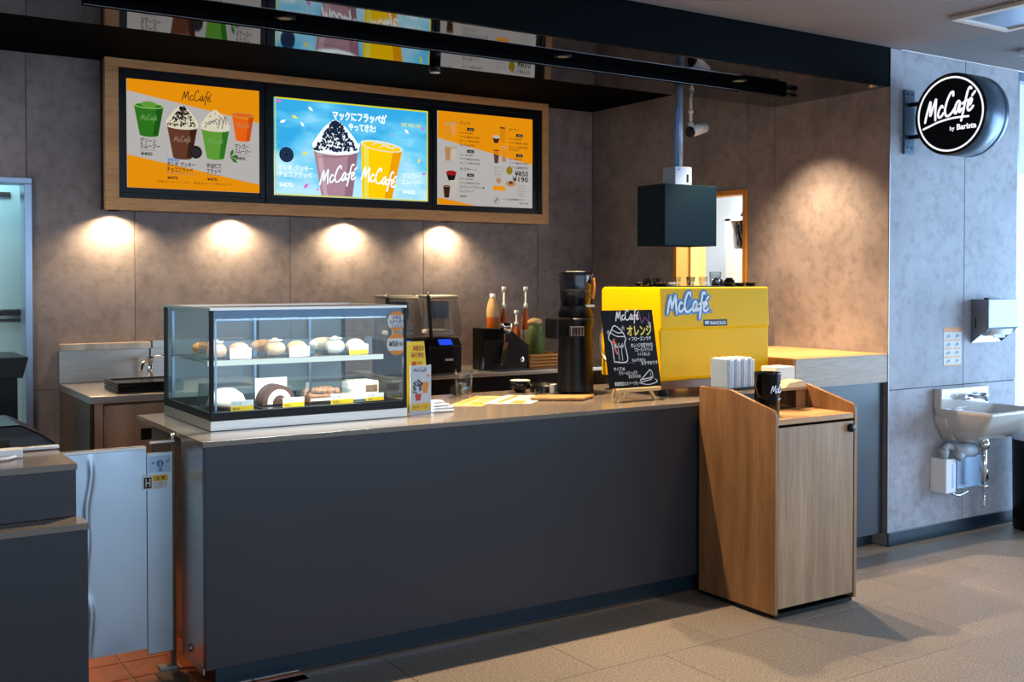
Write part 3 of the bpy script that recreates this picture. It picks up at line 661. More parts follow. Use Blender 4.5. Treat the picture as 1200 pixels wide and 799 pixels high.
mb = MB(); T = cup2d(mb, F, .745, .345, .165, .150, .095, 'p_orange2', rim='p_tan', mark='p_tan', mw=.6); shades(mb, T, .16, .15, .095, 'p_orange3'); mb.build('drink_picture', o)
words(F, o, 'p_black', (('グリーン', .078, .285, .036, .10), ('スムージー', .078, .252, .036, .125), ('¥400', .082, .205, .030, .072), ('オレオ. クッキー', .245, .148, .034, .18), ('チョコフラッペ', .245, .112, .036, .165), ('¥470', .247, .062, .028, .066),
                         ('宇治抹茶', .50, .150, .034, .10), ('フラッペ', .50, .115, .036, .095), ('¥470', .504, .065, .028, .066), ('マンゴー', .688, .290, .034, .095), ('スムージー', .688, .257, .034, .11), ('¥400', .694, .213, .028, .066)), EPS*4, .022)
for x, y, l in ((.078, .240, .10), (.245, .10, .19), (.50, .103, .09), (.688, .245, .10)):
    b = MB('p_grey'); b.ribbon(F, [(x, y), (x+l, y)], .003, EPS*4); b.build('underline', o)
words(F, o, 'p_choc', (('写真はイメージです。価格はすべて税込みです。', .18, .040, .014, .5),), EPS*4); words(F, o, 'p_blue', (('期間限定', .248, .178, .022, .075),), EPS*4, .02)
# centre screen
o, F, w, h = panel(2.613, 3.784, 2.177, 2.837, 's_skygrad', 'bright blue promotional screen with two iced drinks')
for q in ((0, 0, w, .008), (0, h-.010, w, h), (0, 0, .008, h), (w-.010, 0, w, h)): mb = MB('s_edge'); mb.poly(F, [(q[0], q[1]), (q[2], q[1]), (q[2], q[3]), (q[0], q[3])], EPS*9); mb.build('picture_edge', o)
def base_cup(mb, cx, h_, wt, wb, tilt, body, shade, light):
    c, s_ = math.cos(tilt), math.sin(tilt); T = lambda x, y: (cx+x*c-y*s_, .010+x*s_+y*c)
    cut = lambda x: (T(x, 0)[0], .010)
    mb.m = body; mb.poly(F, [cut(-wb/2), cut(wb/2), T(wt/2, h_), T(-wt/2, h_)], EPS*2)
    mb.m = shade; mb.poly(F, [cut(wb*.24), cut(wb*.49), T(wt*.49, h_), T(wt*.28, h_)], EPS*2.5)
    mb.m = light; mb.poly(F, [cut(-wb*.42), cut(-wb*.30), T(-wt*.32, h_), T(-wt*.44, h_)], EPS*2.5)
    return T
mb = MB(); T = base_cup(mb, .455, .315, .335, .235, .02, 's_mauve', 's_mauve2', 's_mauve3')
mb.m = 's_rim'; mb.poly(F, [T(.172*math.cos(a), .315+.030*math.sin(a)) for a in [2*PI*k/24 for k in range(24)]], EPS*3)
mb.m = 's_mauve2'; mb.ribbon(F, [(.300, .272), (.45, .285), (.61, .307)], .005, EPS*3.5); mb.ribbon(F, [(.295, .295), (.45, .278), (.62, .322)], .004, EPS*3.5)
blob(mb, T, F, .315, .345, .215, 's_white', 's_navy', 300, EPS*4, 9)
G = lambda x, y, d=0: F(*T(x, y), d); wordmark(mb, G, -.13, .075, .27, 's_white', .17, EPS*7, slant=.16, tall=1.4, rise=.14); mb.build('drink_picture', o)
mb = MB(); T = base_cup(mb, .765, .37, .33, .235, -.10, 's_yellow', 's_yellow2', 's_lemon')
mb.m = 's_rim'; mb.poly(F, [T(.170*math.cos(a), .372+.036*math.sin(a)) for a in [2*PI*k/24 for k in range(24)]], EPS*3)
mb.m = 's_yellow'; mb.poly(F, [T(.150*math.cos(a), .368+.026*math.sin(a)) for a in [2*PI*k/24 for k in range(24)]], EPS*4)
mb.m = 's_rim'; mb.ribbon(F, [T(-.08, .370), T(-.02, .392), T(.05, .37), T(.11, .382)], .007, EPS*6); mb.ribbon(F, [T(-.02, .36), T(.03, .385), T(.09, .36)], .005, EPS*6)
wordmark(mb, lambda x, y, d=0: F(*T(x, y), d), -.14, .11, .27, 's_white', .17, EPS*7, tall=1.4, rise=-.10); mb.build('drink_picture', o)
mb = MB('s_navy'); mb.disc(F, (.085, .275), .052, EPS*3); mb.m = 's_navy2'; mb.ring(F, (.085, .275), .036, .039, EPS*4); mb.ring(F, (.085, .275), .018, .021, EPS*4); mb.build('biscuit_picture', o)
words(F, o, 's_white', (('マックにフラッペが', .42, .545, .068, .42, .045), ('やってきた!', .54, .478, .056, .21, .045), ('オレオ. クッキー', .025, .175, .040, .25, .02), ('チョコフラッペ', .025, .128, .042, .24, .02), ('¥470', .03, .055, .042, .10, .025),
                             ('マンゴー', .965, .165, .042, .13, .02), ('スムージー', .955, .118, .040, .17, .02), ('¥450', .965, .048, .040, .10, .025)), EPS*7)
words(F, o, 's_lemon', (('夏限定', .95, .535, .03, .17),), EPS*6)
mb = MB()
for m, cx, cy, a, l in (('s_lemon', .145, .535, -.4, .05), ('s_white', .26, .60, -.7, .05), ('s_white', .20, .49, -.9, .045), ('s_white', .06, .50, .4, .05), ('s_pink', .03, .635, 0, .05), ('s_pink', 1.13, .53, -.6, .045), ('s_white', 1.0, .50, -.8, .05),
                        ('s_pink', .225, .07, .8, .055), ('s_pink', .31, .048, .5, .03), ('s_lemon', 1.10, .295, 1.2, .05), ('s_lemon', .215, .29, .2, .05), ('s_pink', 1.14, .20, .3, .04), ('s_pink', .885, .465, .3, .02), ('s_white', .62, .37, 1.2, .05)):
    mb = MB(m); c, s_ = math.cos(a)*l/2, math.sin(a)*l/2
    mb.poly(F, [(cx-c, cy-s_), (cx+s_*.45, cy-c*.45), (cx+c, cy+s_), (cx-s_*.45, cy+c*.45)], EPS*3); mb.build('confetti', o)
# right panel
o, F, w, h = panel(3.871, 4.713, 2.161, 2.852, 'p_white', 'orange and white price list screen with small drinks')
mb = MB('p_orange'); mb.poly(F, [(0, h), (0, h-.20), (w, h-.355), (w, h)], EPS); mb.poly(F, [(0, 0), (.33, 0), (0, .052)], EPS); mb.build('orange_band', o)
def tiny(cx, y, hh, c1, c2='p_cream', wd=.052): mb = MB(); T = cup2d(mb, F, cx, y, hh, wd, wd*.68, c1, rim=c2); mb.build('drink_picture', o)
def pic(polys):
    b = MB()
    for m, p, d in polys: b.m = m; b.poly(F, p, EPS*d)
    b.build('food_picture', o)
ell = lambda cx, cy, rx, ry: [(cx+rx*math.cos(2*PI*k/18), cy+ry*math.sin(2*PI*k/18)) for k in range(18)]
for q in ((.085, .50, .10, 'p_tan'), (.135, .525, .085, 'p_cup', 'p_choc'), (.085, .33, .10, 'p_tan'), (.135, .34, .085, 'p_cup', 'p_dark'), (.075, .055, .085, 'p_choc', 'p_cream', .06), (.135, .075, .105, 'p_cup', 'p_cream', .058), (.565, .495, .11, 'p_choc', 'p_dark', .055), (.51, .335, .095, 'p_brown', 'p_red'), (.58, .35, .11, 'p_tan')): tiny(*q)
pic((('p_black', [(.07, .235), (.155, .235), (.14, .185), (.09, .18)], 2), ('p_red', ell(.113, .237, .045, .018), 3)))
pic((('p_choc', [(.475, .53), (.54, .53), (.525, .485), (.49, .485)], 2), ('p_cup', ell(.508, .532, .034, .013), 3)))
pic((('p_olive', ell(.628, .282, .03, .03), 2),)); pic((('p_tan', ell(.53, .20, .022, .022), 2),)); pic((('p_tan', ell(.64, .182, .045, .022), 2), ('p_brown', ell(.64, .19, .02, .012), 3))); pic((('p_orange', [(.48, .125), (.59, .125), (.59, .16), (.48, .16)], 2),))
b = MB('p_grey'); b.ring(F, (.51, .05), .024, .028, EPS*2); b.build('round_mark', o); b = MB('p_black'); b.ribbon(F, [(.50, .04), (.52, .062)], .008, EPS*2); b.build('round_mark', o)
def block(x, y, title, rows, tw=.10):
    words(F, o, 'p_choc', ((title, x, y, .026, tw),), EPS*3, .015)
    b = MB('p_black'); b.poly(F, [(x+.065, y-.045), (x+.125, y-.045), (x+.125, y-.022), (x+.065, y-.022)], EPS*2); b.m = 'p_white'; b.text(F, '単品', x+.078, y-.040, .014, EPS*4, width=.034); b.build('price_tab', o)
    for q in range(rows): words(F, o, 'p_black', ((('ホット ¥150 ¥200', 'アイス M¥200 L¥250', 'セット ¥300 ¥350')[q], x, y-.070-q*.030, .019, .175 if q else .115),), EPS*3, .01)
block(.185, .605, 'カフェラテ', 3, tw=.095); block(.185, .440, 'キャラメルラテ', 3, tw=.135); block(.185, .262, 'カプチーノ', 2, tw=.15)
block(.625, .590, 'コーヒー', 3, tw=.09); block(.625, .435, 'カフェモカ', 3, tw=.09)
words(F, o, 'p_black', (('エスプレッソフラッペ M', .185, .130, .024, .215), ('チョコフラッペ', .185, .098, .022, .12), ('¥490', .185, .060, .022, .06), ('¥850', .675, .245, .055, .125, .02), ('¥190', .655, .200, .055, .145, .02), ('お得なセット', .68, .296, .016, .12), ('コーヒー豆は認証農園産を使用', .56, .055, .016, .19), ('税込価格', .72, .03, .013, .08)), EPS*3, .01)
words(F, o, 'p_black', [('ケーキセット', .70, .165-q*.020, .014, .08-.01*(q % 2)) for q in range(5)]+[('スイーツ', .49, .29-q*.025, .018, .085-.01*q) for q in range(3)], EPS*3)
# downlights under the board
for x in (1.577, 2.349, 3.174, 3.968):
    b = MB('black'); b.lathe([(.030, 2.0400), (.040, 2.0395), (.040, 2.034), (.030, 2.034)], (x, 7.055, 0), 20)
    b.m = 'lamp_warm'; b.lathe([(0, 2.0385), (.029, 2.0385)], (x, 7.055, 0), 20); b.build('downlight', t)
    spot('board_downlight', (x, 7.050, 2.030), (x, 7.07, 0), 52, (1, .70, .40), 148, .7, .02)
# soffit downlights
for i, (x, y, p) in enumerate(((1.75, 4.55, 240), (3.25, 4.55, 380), (4.50, 4.55, 240))):
    b = MB('black'); b.lathe([(.030, SZ-.004), (.046, SZ-.004), (.046, SZ-.0005), (.030, SZ-.0005)], (x, y, 0), 24)
    b.m = 'lamp_dim'; b.lathe([(0, SZ-.002), (.030, SZ-.002)], (x, y, 0), 20)
    b.build('downlight', None, 'recessed downlight in the black soffit above ' + ('the cake display case', 'the coffee grinder', 'the right end of the counter')[i], 'downlight', loc=(x, y, SZ-.0005))
    spot('soffit_downlight', (x, y, SZ-.012), (x, y-.35, 0), p, WARM, 84, .5, .022)
b = MB('steel_dull'); b.lathe([(0, SZ-.010), (.022, SZ-.010), (.030, SZ-.004), (.034, SZ-.0005)], (5.303, 4.25, 0), 20); b.build('sensor', None, 'tiny pale sensor at right corner of the black soffit', 'sensor', loc=(5.303, 4.25, SZ-.0005))
spot('ledge_downlight', (4.98, 4.76, SZ-.012), (4.98, 4.55, 0), 330, (1, .70, .42), 100, 1.0, .022)
b = MB('steel_dull'); b.lathe([(.030, SZ-.004), (.046, SZ-.004), (.046, SZ-.0005), (.030, SZ-.0005)], (4.98, 4.76, 0), 24); b.m = 'lamp_dim'; b.lathe([(0, SZ-.002), (.030, SZ-.002)], (4.98, 4.76, 0), 20)
b.build('downlight', None, 'recessed downlight in the black soffit above the wooden pick-up ledge', 'downlight', loc=(4.98, 4.76, SZ-.0005))
t = thing('spotlight', 'small black spotlight at the back edge of the glossy soffit', 'spotlight', (2.78, 5.06, SZ-.0005))
mb = MB('black'); mb.cyl((2.78, 5.06, SZ-.050), (2.78, 5.06, SZ-.0008), .030, .030, 24); mb.build('body', t)
mb = MB('off_white'); mb.lathe([(0, SZ-.052), (.026, SZ-.052), (.026, SZ-.0500)], (2.78, 5.06, 0), 20); mb.build('lens', t)
t = thing('fill_downlight', 'added out-of-view fill downlight in the dining ceiling in front of the counter', 'downlight', (4.4, 1.9, H-.0005))  # lamp and fixture added out of view, to fill the cabinet's floor shadow
mb = MB('white'); mb.lathe([(.05, H-.004), (.07, H-.004), (.07, H-.0008), (.05, H-.0008)], (4.4, 1.9, 0), 24); mb.build('ring', t)
mb = MB('lamp_warm'); mb.lathe([(0, H-.002), (.05, H-.002)], (4.4, 1.9, 0), 24); mb.build('lens', t)
spot('fill_downlight_lamp', (4.4, 1.9, H-.012), (4.6, 2.6, 0), 115, (1, .90, .78), 96, .7, .05)
# ceiling track
t = thing('lighting_track', 'long black lighting track under the glossy soffit', 'lighting track', (2.97, 4.66, SZ-.0005))
mb = MB('ceiling_black'); mb.box(.924, 4.630, SZ-.034, 4.98, 4.668, SZ-.0008, .002); mb.build('rail', t)
mb = MB('steel_dull'); mb.box(.924, 4.6285, SZ-.0355, 4.85, 4.6295, SZ-.034); mb.build('rail_edge', t)
mb = MB('black'); mb.box(4.60, 4.622, SZ-.040, 4.90, 4.676, SZ-.034, .002); mb.cyl((4.98, 4.648, SZ-.018), (5.08, 4.648, SZ-.018), .010); mb.build('end_feed', t)

# hanging hood
t = thing('hanging_hood', 'square dark teal hood hanging on a steel pole above the coffee machine', 'hood', (4.28, 4.83, 1.80))
mb = MB('hood_teal')
hx0, hx1, hy0, hy1, hz0, hz1 = 4.072, 4.472, 4.70, 4.945, 1.800, 2.152
mb.box(hx0, hy0, hz0, hx1, hy0+.012, hz1, .002); mb.box(hx0, hy1-.012, hz0, hx1, hy1, hz1, .002); mb.box(hx0, hy0+.012, hz0, hx0+.012, hy1-.012, hz1, .002); mb.box(hx1-.012, hy0+.012, hz0, hx1, hy1-.012, hz1, .002); mb.box(hx0+.012, hy0+.012, hz1-.012, hx1-.012, hy1-.012, hz1)
mb.build('shade', t)
mb = MB('hood_inside'); mb.box(hx0+.012, hy0+.012, hz0+.02, hx1-.012, hy1-.012, hz0+.03); mb.build('inner_plate', t)
mb = MB('zinc'); mb.box(4.215, 4.775, hz1, 4.345, 4.885, 2.265, .004); mb.build('mounting_box', t)
mb = MB('black'); mb.box(4.303, 4.7735, 2.175, 4.318, 4.7745, 2.22); mb.box(4.24, 4.773, 2.245, 4.25, 4.7745, 2.25); mb.build('slot', t)
mb = MB('zinc'); mb.cyl((4.29, 4.83, 2.265), (4.29, 4.83, SZ-.001), .0245, n=20); mb.build('pole', t)
mb = MB('blue_item'); mb.tube([(4.25, 4.81, 2.27), (4.248, 4.81, 2.45), (4.262, 4.815, 2.62)], .006); mb.build('cable', t)

# security camera
t = thing('security_camera', 'white bullet security camera on a short ceiling rod by side wall', 'camera', (4.81, 5.30, H))
mb = MB('black'); mb.lathe([(0, H-.03), (.045, H-.028), (.05, H-.001)], (4.81, 5.30, 0), 20); mb.build('mount', t)
mb = MB('off_white'); mb.cyl((4.81, 5.30, 2.62), (4.81, 5.30, H-.028), .010); mb.cyl((4.81, 5.30, 2.69), (4.81, 5.30, 2.71), .017); mb.ball((4.81, 5.30, 2.615), .02); mb.build('rod', t)
mb = MB('white'); mb.cyl((4.80, 5.29, 2.565), (4.945, 5.315, 2.61), .036, .036, 24); mb.build('body', t)
mb = MB('black_gloss'); mb.cyl((4.799, 5.29, 2.5647), (4.785, 5.287, 2.560), .037, .030, 24); mb.build('lens', t)

# ------------------------------------------------------------------ round projecting sign
t = thing('round_sign', 'round black projecting sign with white ring and white lettering on right wall', 'sign', (5.60, YS, 2.56))
cy, cz, R = 3.866, 2.556, .236
mb = MB('sign_side'); mb.lathe([(R-.004, 0), (R, .004), (R, .165), (R-.003, .168), (R, .171), (R, .206), (R-.004, .210), (0, .210)], (5.50, cy, cz), 64, 'x'); mb.build('drum', t)
mb = MB('black_gloss'); mb.lathe([(0, .0), (R-.012, .0), (R-.004, .001), (R-.004, -.006), (R-.014, -.006), (R-.014, 0)], (5.50, cy, cz), 64, 'x'); mb.build('rim', t)
F = frame((5.4975, cy, cz), (0, -1, 0), (0, 0, 1))
mb = MB('sign_black'); mb.disc(F, (0, 0), R-.014, .0, 64); fo = mb.build('face', t)
mb = MB('sign_white'); mb.ring(F, (0, 0), R-.032, R-.021, .001, 64); mb.build('ring', fo)
mb = MB(); wordmark(mb, F, -.165, -.030, .315, 'sign_white', .185, .001, under=[(-.15, -.50), (.4, -.34), (1.2, -.10), (2.4, .06), (3.7, .04)], slant=.12, tall=1.45, rise=.09)
mb.m = 'sign_white'; mb.text(F, 'by', .0, -.095, .034, .001, bold=.015); mb.text(F, 'Barista', .045, -.095, .044, .001, width=.125, bold=.035); mb.build('lettering', fo)
mb = MB('sign_side'); mb.box(5.512, YS-.016, 2.36, 5.606, YS-.001, 2.745, .002)
mb.m = 'black'
for z in (2.40, 2.72): mb.cyl((5.54, YS-.018, z), (5.54, YS-.016, z), .007, n=8); mb.cyl((5.58, YS-.018, z), (5.58, YS-.016, z), .007, n=8)
mb.build('wall_plate', t)
for z in (2.46, 2.655):
    mb = MB('black'); mb.box(5.55, YS-.12, z-.012, 5.575, YS-.016, z+.012, .002); mb.build('arm', t)

# instruction notice
F = frame((5.927, YS-.0015, 1.066), (1, 0, 0), (0, 0, 1)); w, h = .178, .236
mb = MB('paper'); mb.box(5.927, YS-.0015, 1.066, 5.927+w, YS-.0001, 1.066+h)
mb.m = 'orange'; mb.poly(F, [(0, h-.028), (w, h-.028), (w, h), (0, h)], .0005)
for r in range(4):
    z = h-.075-r*.052
    for c in range(2):
        x = .008+c*.088
        mb.m = 'orange'; mb.poly(F, [(x, z-.010), (x+.075, z-.010), (x+.075, z-.001), (x, z-.001)], .0005)
        mb.m = 'print_purple'; mb.ribbon(F, [(x+.018, z+.012), (x+.035, z+.026), (x+.055, z+.016)], .005, .0005); mb.ribbon(F, [(x+.03, z+.008), (x+.05, z+.030)], .004, .0005)
mb.m = 'paper'; mb.text(F, '手洗い方法', .03, h-.021, .016, .001, width=.12)
mb.build('instruction_notice', None, 'orange and white hand-washing notice on right wall', 'notice', loc=(6.0, YS, 1.07))
# towel dispenser
t = thing('towel_dispenser', 'stainless steel paper towel dispenser on right wall above sink', 'dispenser', (6.36, YS, 1.2))
mb = MB('steel_dull'); mb.prism([(YS-.001, 1.197), (YS-.001, 1.478), (4.075, 1.478), (4.073, 1.300)], 'x', 6.205, 6.209); mb.prism([(YS-.001, 1.197), (YS-.001, 1.478), (4.075, 1.478), (4.073, 1.300)], 'x', 6.521, 6.525)
mb.box(6.209, YS-.006, 1.20, 6.521, YS-.001, 1.478); mb.build('side_panel', t)
mb = MB('zinc'); mb.box(6.209, 4.073, 1.300, 6.521, 4.080, 1.478, .002); mb.box(6.209, 4.080, 1.472, 6.521, YS-.006, 1.478); mb.prism([(4.074, 1.300), (4.100, 1.27), (4.104, 1.274), (4.080, 1.302)], 'x', 6.209, 6.521); mb.build('front_cover', t)
mb = MB('paper'); mb.cyl((6.25, 4.13, 1.29), (6.48, 4.13, 1.29), .045, n=24); mb.box(6.30, 4.10, 1.232, 6.42, 4.104, 1.29); mb.build('paper_roll', t)
mb = MB('black'); mb.box(6.2035, 4.162, 1.295, 6.205, 4.168, 1.365); mb.box(6.22, 4.09, 1.478, 6.25, 4.12, 1.488, .002); mb.build('lock', t)

# wash basin
t = thing('wash_basin', 'white wall-hung ceramic wash basin under the towel dispenser', 'wash basin', (6.08, YS, .6))
mb = MB('ceramic')
# upstand
mb.box(5.822, YS-.060, .80, 6.312, YS-.002, .928, .010, seg=3)
# tapered bowl: outer loft and inner hollow
def loop(x0, x1, y0, y1, z, k=5, r=.03):
    out = []
    for cx, cy_, a0 in ((x1-r, y1-r, 0), (x0+r, y1-r, PI/2), (x0+r, y0+r, PI), (x1-r, y0+r, 1.5*PI)):
        for q in range(k): a = a0+q/(k-1)*PI/2; out.append((cx+r*math.cos(a), cy_+r*math.sin(a), z))
    return out
loops = [loop(5.93, 6.26, 3.98, YS-.03, .605, r=.05), loop(5.86, 6.33, 3.88, YS-.012, .68, r=.04), loop(5.824, 6.388, 3.805, YS-.004, .785, r=.02), loop(5.822, 6.392, 3.800, YS-.003, .806, r=.02), loop(5.845, 6.37, 3.822, YS-.06, .807, r=.02), loop(5.875, 6.34, 3.86, YS-.085, .72, r=.04), loop(5.95, 6.25, 3.95, YS-.12, .66, r=.05)]
V = [mb._v(l) for l in loops]
for A, B in zip(V, V[1:]):
    for i in range(len(A)):
        f = mb._f((A[i], A[(i+1) % len(A)], B[(i+1) % len(A)], B[i])); f.smooth = True
mb._f(V[0][::-1]); mb._f(V[-1])
mb.build('bowl', t)
mb = MB('ceramic'); mb.prism([(5.835, .80), (5.835, .72), (5.92, .603), (6.06, .603), (6.0, .80)], 'y', YS-.09, YS-.002, .008); mb.build('bracket', t)
mb = MB('chrome'); mb.cyl((6.07, YS-.06, .868), (6.07, YS-.105, .868), .018); mb.cyl((6.02, YS-.09, .868), (6.20, YS-.09, .868), .014); mb.cyl((6.20, YS-.09, .868), (6.245, YS-.09, .868), .022, .018)
mb.cyl((5.99, YS-.09, .868), (6.02, YS-.09, .868), .016, .02); mb.tube([(6.10, YS-.09, .868), (6.10, YS-.15, .872), (6.10, YS-.19, .855)], .010); mb.build('tap', t)
t = thing('water_heater', 'small water heater, white valve box and chrome drain below the wash basin', 'water heater', (6.05, YS, .25))
mb = MB('chrome'); mb.cyl((6.085, 4.02, .56), (6.085, 4.02, .603), .03, .034); mb.cyl((6.085, 4.02, .33), (6.085, 4.02, .57), .0175); mb.cyl((6.085, 4.02, .31), (6.085, 4.02, .335), .024); mb.build('drain_pipe', t)
mb = MB('white'); mb.box(5.80, YS-.115, .29, 5.90, YS-.001, .50, .006); mb.build('valve_box', t)
mb = MB('alu'); mb.box(5.86, YS-.1165, .32, 5.875, YS-.1155, .47); mb.build('slot', t)
mb = MB('alu'); mb.box(5.93, YS-.10, .30, 6.19, YS-.001, .50, .006); mb.build('heater_case', t)
mb = MB('pvc'); mb.cyl((5.90, YS-.09, .545), (6.05, YS-.12, .550), .045, .050, 24); mb.cyl((5.83, YS-.08, .50), (5.83, YS-.08, .56), .022, .03); mb.cyl((5.90, YS-.12, .50), (5.93, YS-.13, .53), .026)
mb.tube([(5.83, YS-.08, .55), (5.86, YS-.08, .575), (5.92, YS-.09, .555)], .02); mb.tube([(5.93, YS-.12, .52), (6.0, YS-.14, .54), (6.05, YS-.13, .55)], .016); mb.ring(frame((6.05, YS-.125, .545), (0, -1, 0), (0, 0, 1)), (0, 0), .03, .045, .002); mb.build('pipe', t)
mb = MB('chrome'); mb.tube([(6.19, YS-.10, .30), (6.14, YS-.15, .265), (6.10, YS-.17, .25), (6.10, YS-.17, .19)], .009); mb.cyl((6.19, YS-.10, .42), (6.24, YS-.10, .34), .03, .015); mb.tube([(5.88, YS-.1, .285), (5.95, YS-.1, .265), (6.05, YS-.1, .285)], .008); mb.build('hose', t)

# bin at the right edge
t = thing('waste_bin', 'black waste bin with pale liner bag at right edge', 'bin', (6.62, 3.95, 0))
mb = MB('black'); mb.lathe([(0, .0), (.165, .0), (.18, .01), (.19, .66), (.18, .665), (.17, .62), (0, .6)], (6.62, 3.95, 0), 32); mb.build('body', t)
mb = MB('bag_white'); mb.lathe([(.195, .58), (.205, .62), (.20, .665), (.185, .685), (.165, .67), (.15, .62)], (6.62, 3.95, 0), 32); mb.build('liner_bag', t)

# ceiling unit and detector
t = thing('ceiling_vent', 'square white air unit panel in the dining ceiling at top right', 'vent', (5.275, 3.2, H))
mb = MB('off_white')
x0, x1, y0, y1 = 5.03, 5.52, 2.95, 3.54
for q in ((x0, y0, x1, y0+.045), (x0, y1-.045, x1, y1), (x0, y0+.045, x0+.045, y1-.045), (x1-.045, y0+.045, x1, y1-.045)): mb.box(q[0], q[1], H-.022, q[2], q[3], H-.001, .003)
mb.build('frame', t); mb = MB('alu'); mb.box(x0+.046, y0+.046, H-.012, x1-.046, y1-.046, H-.001); mb.build('grille_plate', t)
t = thing('smoke_detector', 'round white smoke detector on dining ceiling at right edge', 'detector', (6.16, 3.80, H))
mb = MB('white'); mb.lathe([(.075, H-.001), (.075, H-.022), (.065, H-.03), (.05, H-.03)], (6.17, 3.78, 0), 28); mb.build('base', t)
mb = MB('white'); mb.lathe([(.05, H-.030), (.05, H-.055), (.04, H-.066), (0, H-.068)], (6.17, 3.78, 0), 28); mb.build('cap', t)

# store room equipment seen through the doorway
t = thing('control_cabinet', 'white wall cabinet with black cables seen through the doorway', 'cabinet', (6.5, 6.2, 1.6))
mb = MB('white'); mb.box(6.24, 5.75, .9, 6.7, 6.46, 1.85, .006); mb.box(6.24, 6.40, 1.85, 6.7, 6.46, 2.10); mb.box(6.24, 5.75, 1.85, 6.7, 5.80, 2.10); mb.box(6.24, 5.75, 2.08, 6.7, 6.46, 2.11); mb.box(6.6, 5.8, 1.85, 6.7, 6.40, 2.08); mb.build('case', t)
mb = MB('black'); mb.box(6.27, 5.98, 1.88, 6.5, 6.36, 2.05, .01)
for q in range(7): mb.tube([(6.262, 6.35-q*.045, 2.07), (6.255, 6.34-q*.04, 1.98), (6.262, 6.30-q*.045, 1.87)], .008)
mb.build('cables', t)
mb = MB('black'); mb.tube([(6.27, 6.30, 2.11), (6.27, 6.26, 2.16), (6.27, 6.18, 2.175), (6.27, 6.12, 2.14), (6.27, 6.10, 2.11)], .014); mb.build('handle', t)

# ------------------------------------------------------------------ cake display case
cx0, cx1, cy0, cy1, cz0, cz1 = 1.350, 2.250, 4.364, 5.06, CT, 1.487
t = thing('display_case', 'glass refrigerated cake display case on the service counter', 'display case', (1.8, 4.71, CT))
mb = MB('steel'); mb.box(cx0, cy0, cz0+.0005, cx1, cy1, cz0+.042, .002); mb.build('base', t)
mb = MB('black')
mb.box(cx0, cy0, cz0+.042, cx0+.016, cy0+.016, cz1-.012, .001); mb.box(cx1-.016, cy0, cz0+.042, cx1, cy0+.016, cz1-.012, .001); mb.box(cx0, cy1-.018, cz0+.042, cx0+.016, cy1, cz1-.012); mb.box(cx1-.016, cy1-.018, cz0+.042, cx1, cy1, cz1-.012)
mb.box(cx0+.016, cy0+.002, cz0+.042, cx1-.016, cy0+.014, cz0+.075); mb.box(cx0+.002, cy0+.016, cz0+.042, cx0+.012, cy1-.018, cz0+.075); mb.box(cx1-.012, cy0+.016, cz0+.042, cx1-.002, cy1-.018, cz0+.075)
mb.box(cx0+.016, cy1-.016, cz0+.042, cx1-.016, cy1-.004, cz0+.075); mb.box(1.78, cy1-.016, cz0+.075, 1.80, cy1-.004, cz1-.012)
mb.build('black_frame', t)
mb = MB('steel'); mb.box(cx0, cy0, cz1-.012, cx1, cy0+.02, cz1, .001); mb.box(cx0, cy1-.12, cz1-.012, cx1, cy1, cz1, .001); mb.box(cx0, cy0+.02, cz1-.012, cx0+.02, cy1-.12, cz1, .001); mb.box(cx1-.02, cy0+.02, cz1-.012, cx1, cy1-.12, cz1, .001); mb.build('top_rim', t)
mb = MB('case_band'); mb.box(cx0+.017, cy0+.017, cz1-.045, cx1-.017, cy0+.022, cz1-.013); mb.build('top_band', t, 'dark blue band along the top of the front glass')
for nm, q in (('front', (cx0+.016, cy0+.003, cz0+.075, cx1-.016, cy0+.008, cz1-.012)), ('left', (cx0+.003, cy0+.016, cz0+.075, cx0+.008, cy1-.018, cz1-.012)), ('right', (cx1-.008, cy0+.016, cz0+.075, cx1-.003, cy1-.018, cz1-.012)),
              ('back', (cx0+.016, cy1-.012, cz0+.075, 1.78, cy1-.007, cz1-.012)), ('back', (1.80, cy1-.012, cz0+.075, cx1-.016, cy1-.007, cz1-.012)), ('top', (cx0+.02, cy0+.02, cz1-.010, cx1-.02, cy1-.12, cz1-.004))):
    b = MB({'back': 'case_door', 'left': 'case_side'}.get(nm, 'case_glass')); b.box(*q); b.build('glass_pane', t)
mb = MB('clear_glass'); mb.box(cx0+.02, cy0+.13, 1.252, 2.195, cy1-.05, 1.258); mb.build('shelf', t)
mb = MB('led_white'); mb.box(cx0+.03, cy0+.118, 1.238, 2.19, cy0+.130, 1.260); mb.build('light_strip', t); mb = MB('led_white'); mb.box(cx0+.05, cy0+.05, cz1-.020, cx1-.05, cy0+.062, cz1-.014); mb.build('light_strip', t)
mb = MB('alu'); mb.box(cx0+.03, cy0+.028, cz0+.08, cx0+.036, cy0+.034, cz1-.05); mb.box(cx0+.03, cy0+.028, cz1-.056, cx1-.09, cy0+.034, cz1-.05); mb.box(cx0+.42, cy1-.03, cz0+.08, cx0+.432, cy1-.022, cz1-.03); mb.box(cx0+.03, cy1-.03, cz0+.08, cx0+.042, cy1-.022, cz1-.03); mb.box(cx0+.70, cy1-.03, cz0+.08, cx0+.712, cy1-.022, cz1-.03); mb.build('inner_rail', t)
for q in range(9): mb = MB('led_dot'); mb.box(1.42+q*.09, cy0+.22, cz1-.016, 1.445+q*.09, cy0+.232, cz1-.0125); mb.build('led', t)
mb = MB('black_gloss'); mb.box(cx0+.02, cy0+.02, cz0+.0425, cx1-.02, cy1-.02, cz0+.052); mb.build('deck', t)
area('case_light', (1.8, cy0+.06, cz1-.025), (math.radians(-12), 0, 0), .8, .02, 9.5, (.88, .97, 1))
area('case_light', (1.8, cy0+.14, 1.234), (math.radians(-10), 0, 0), .75, .02, 7, (.92, .98, 1))
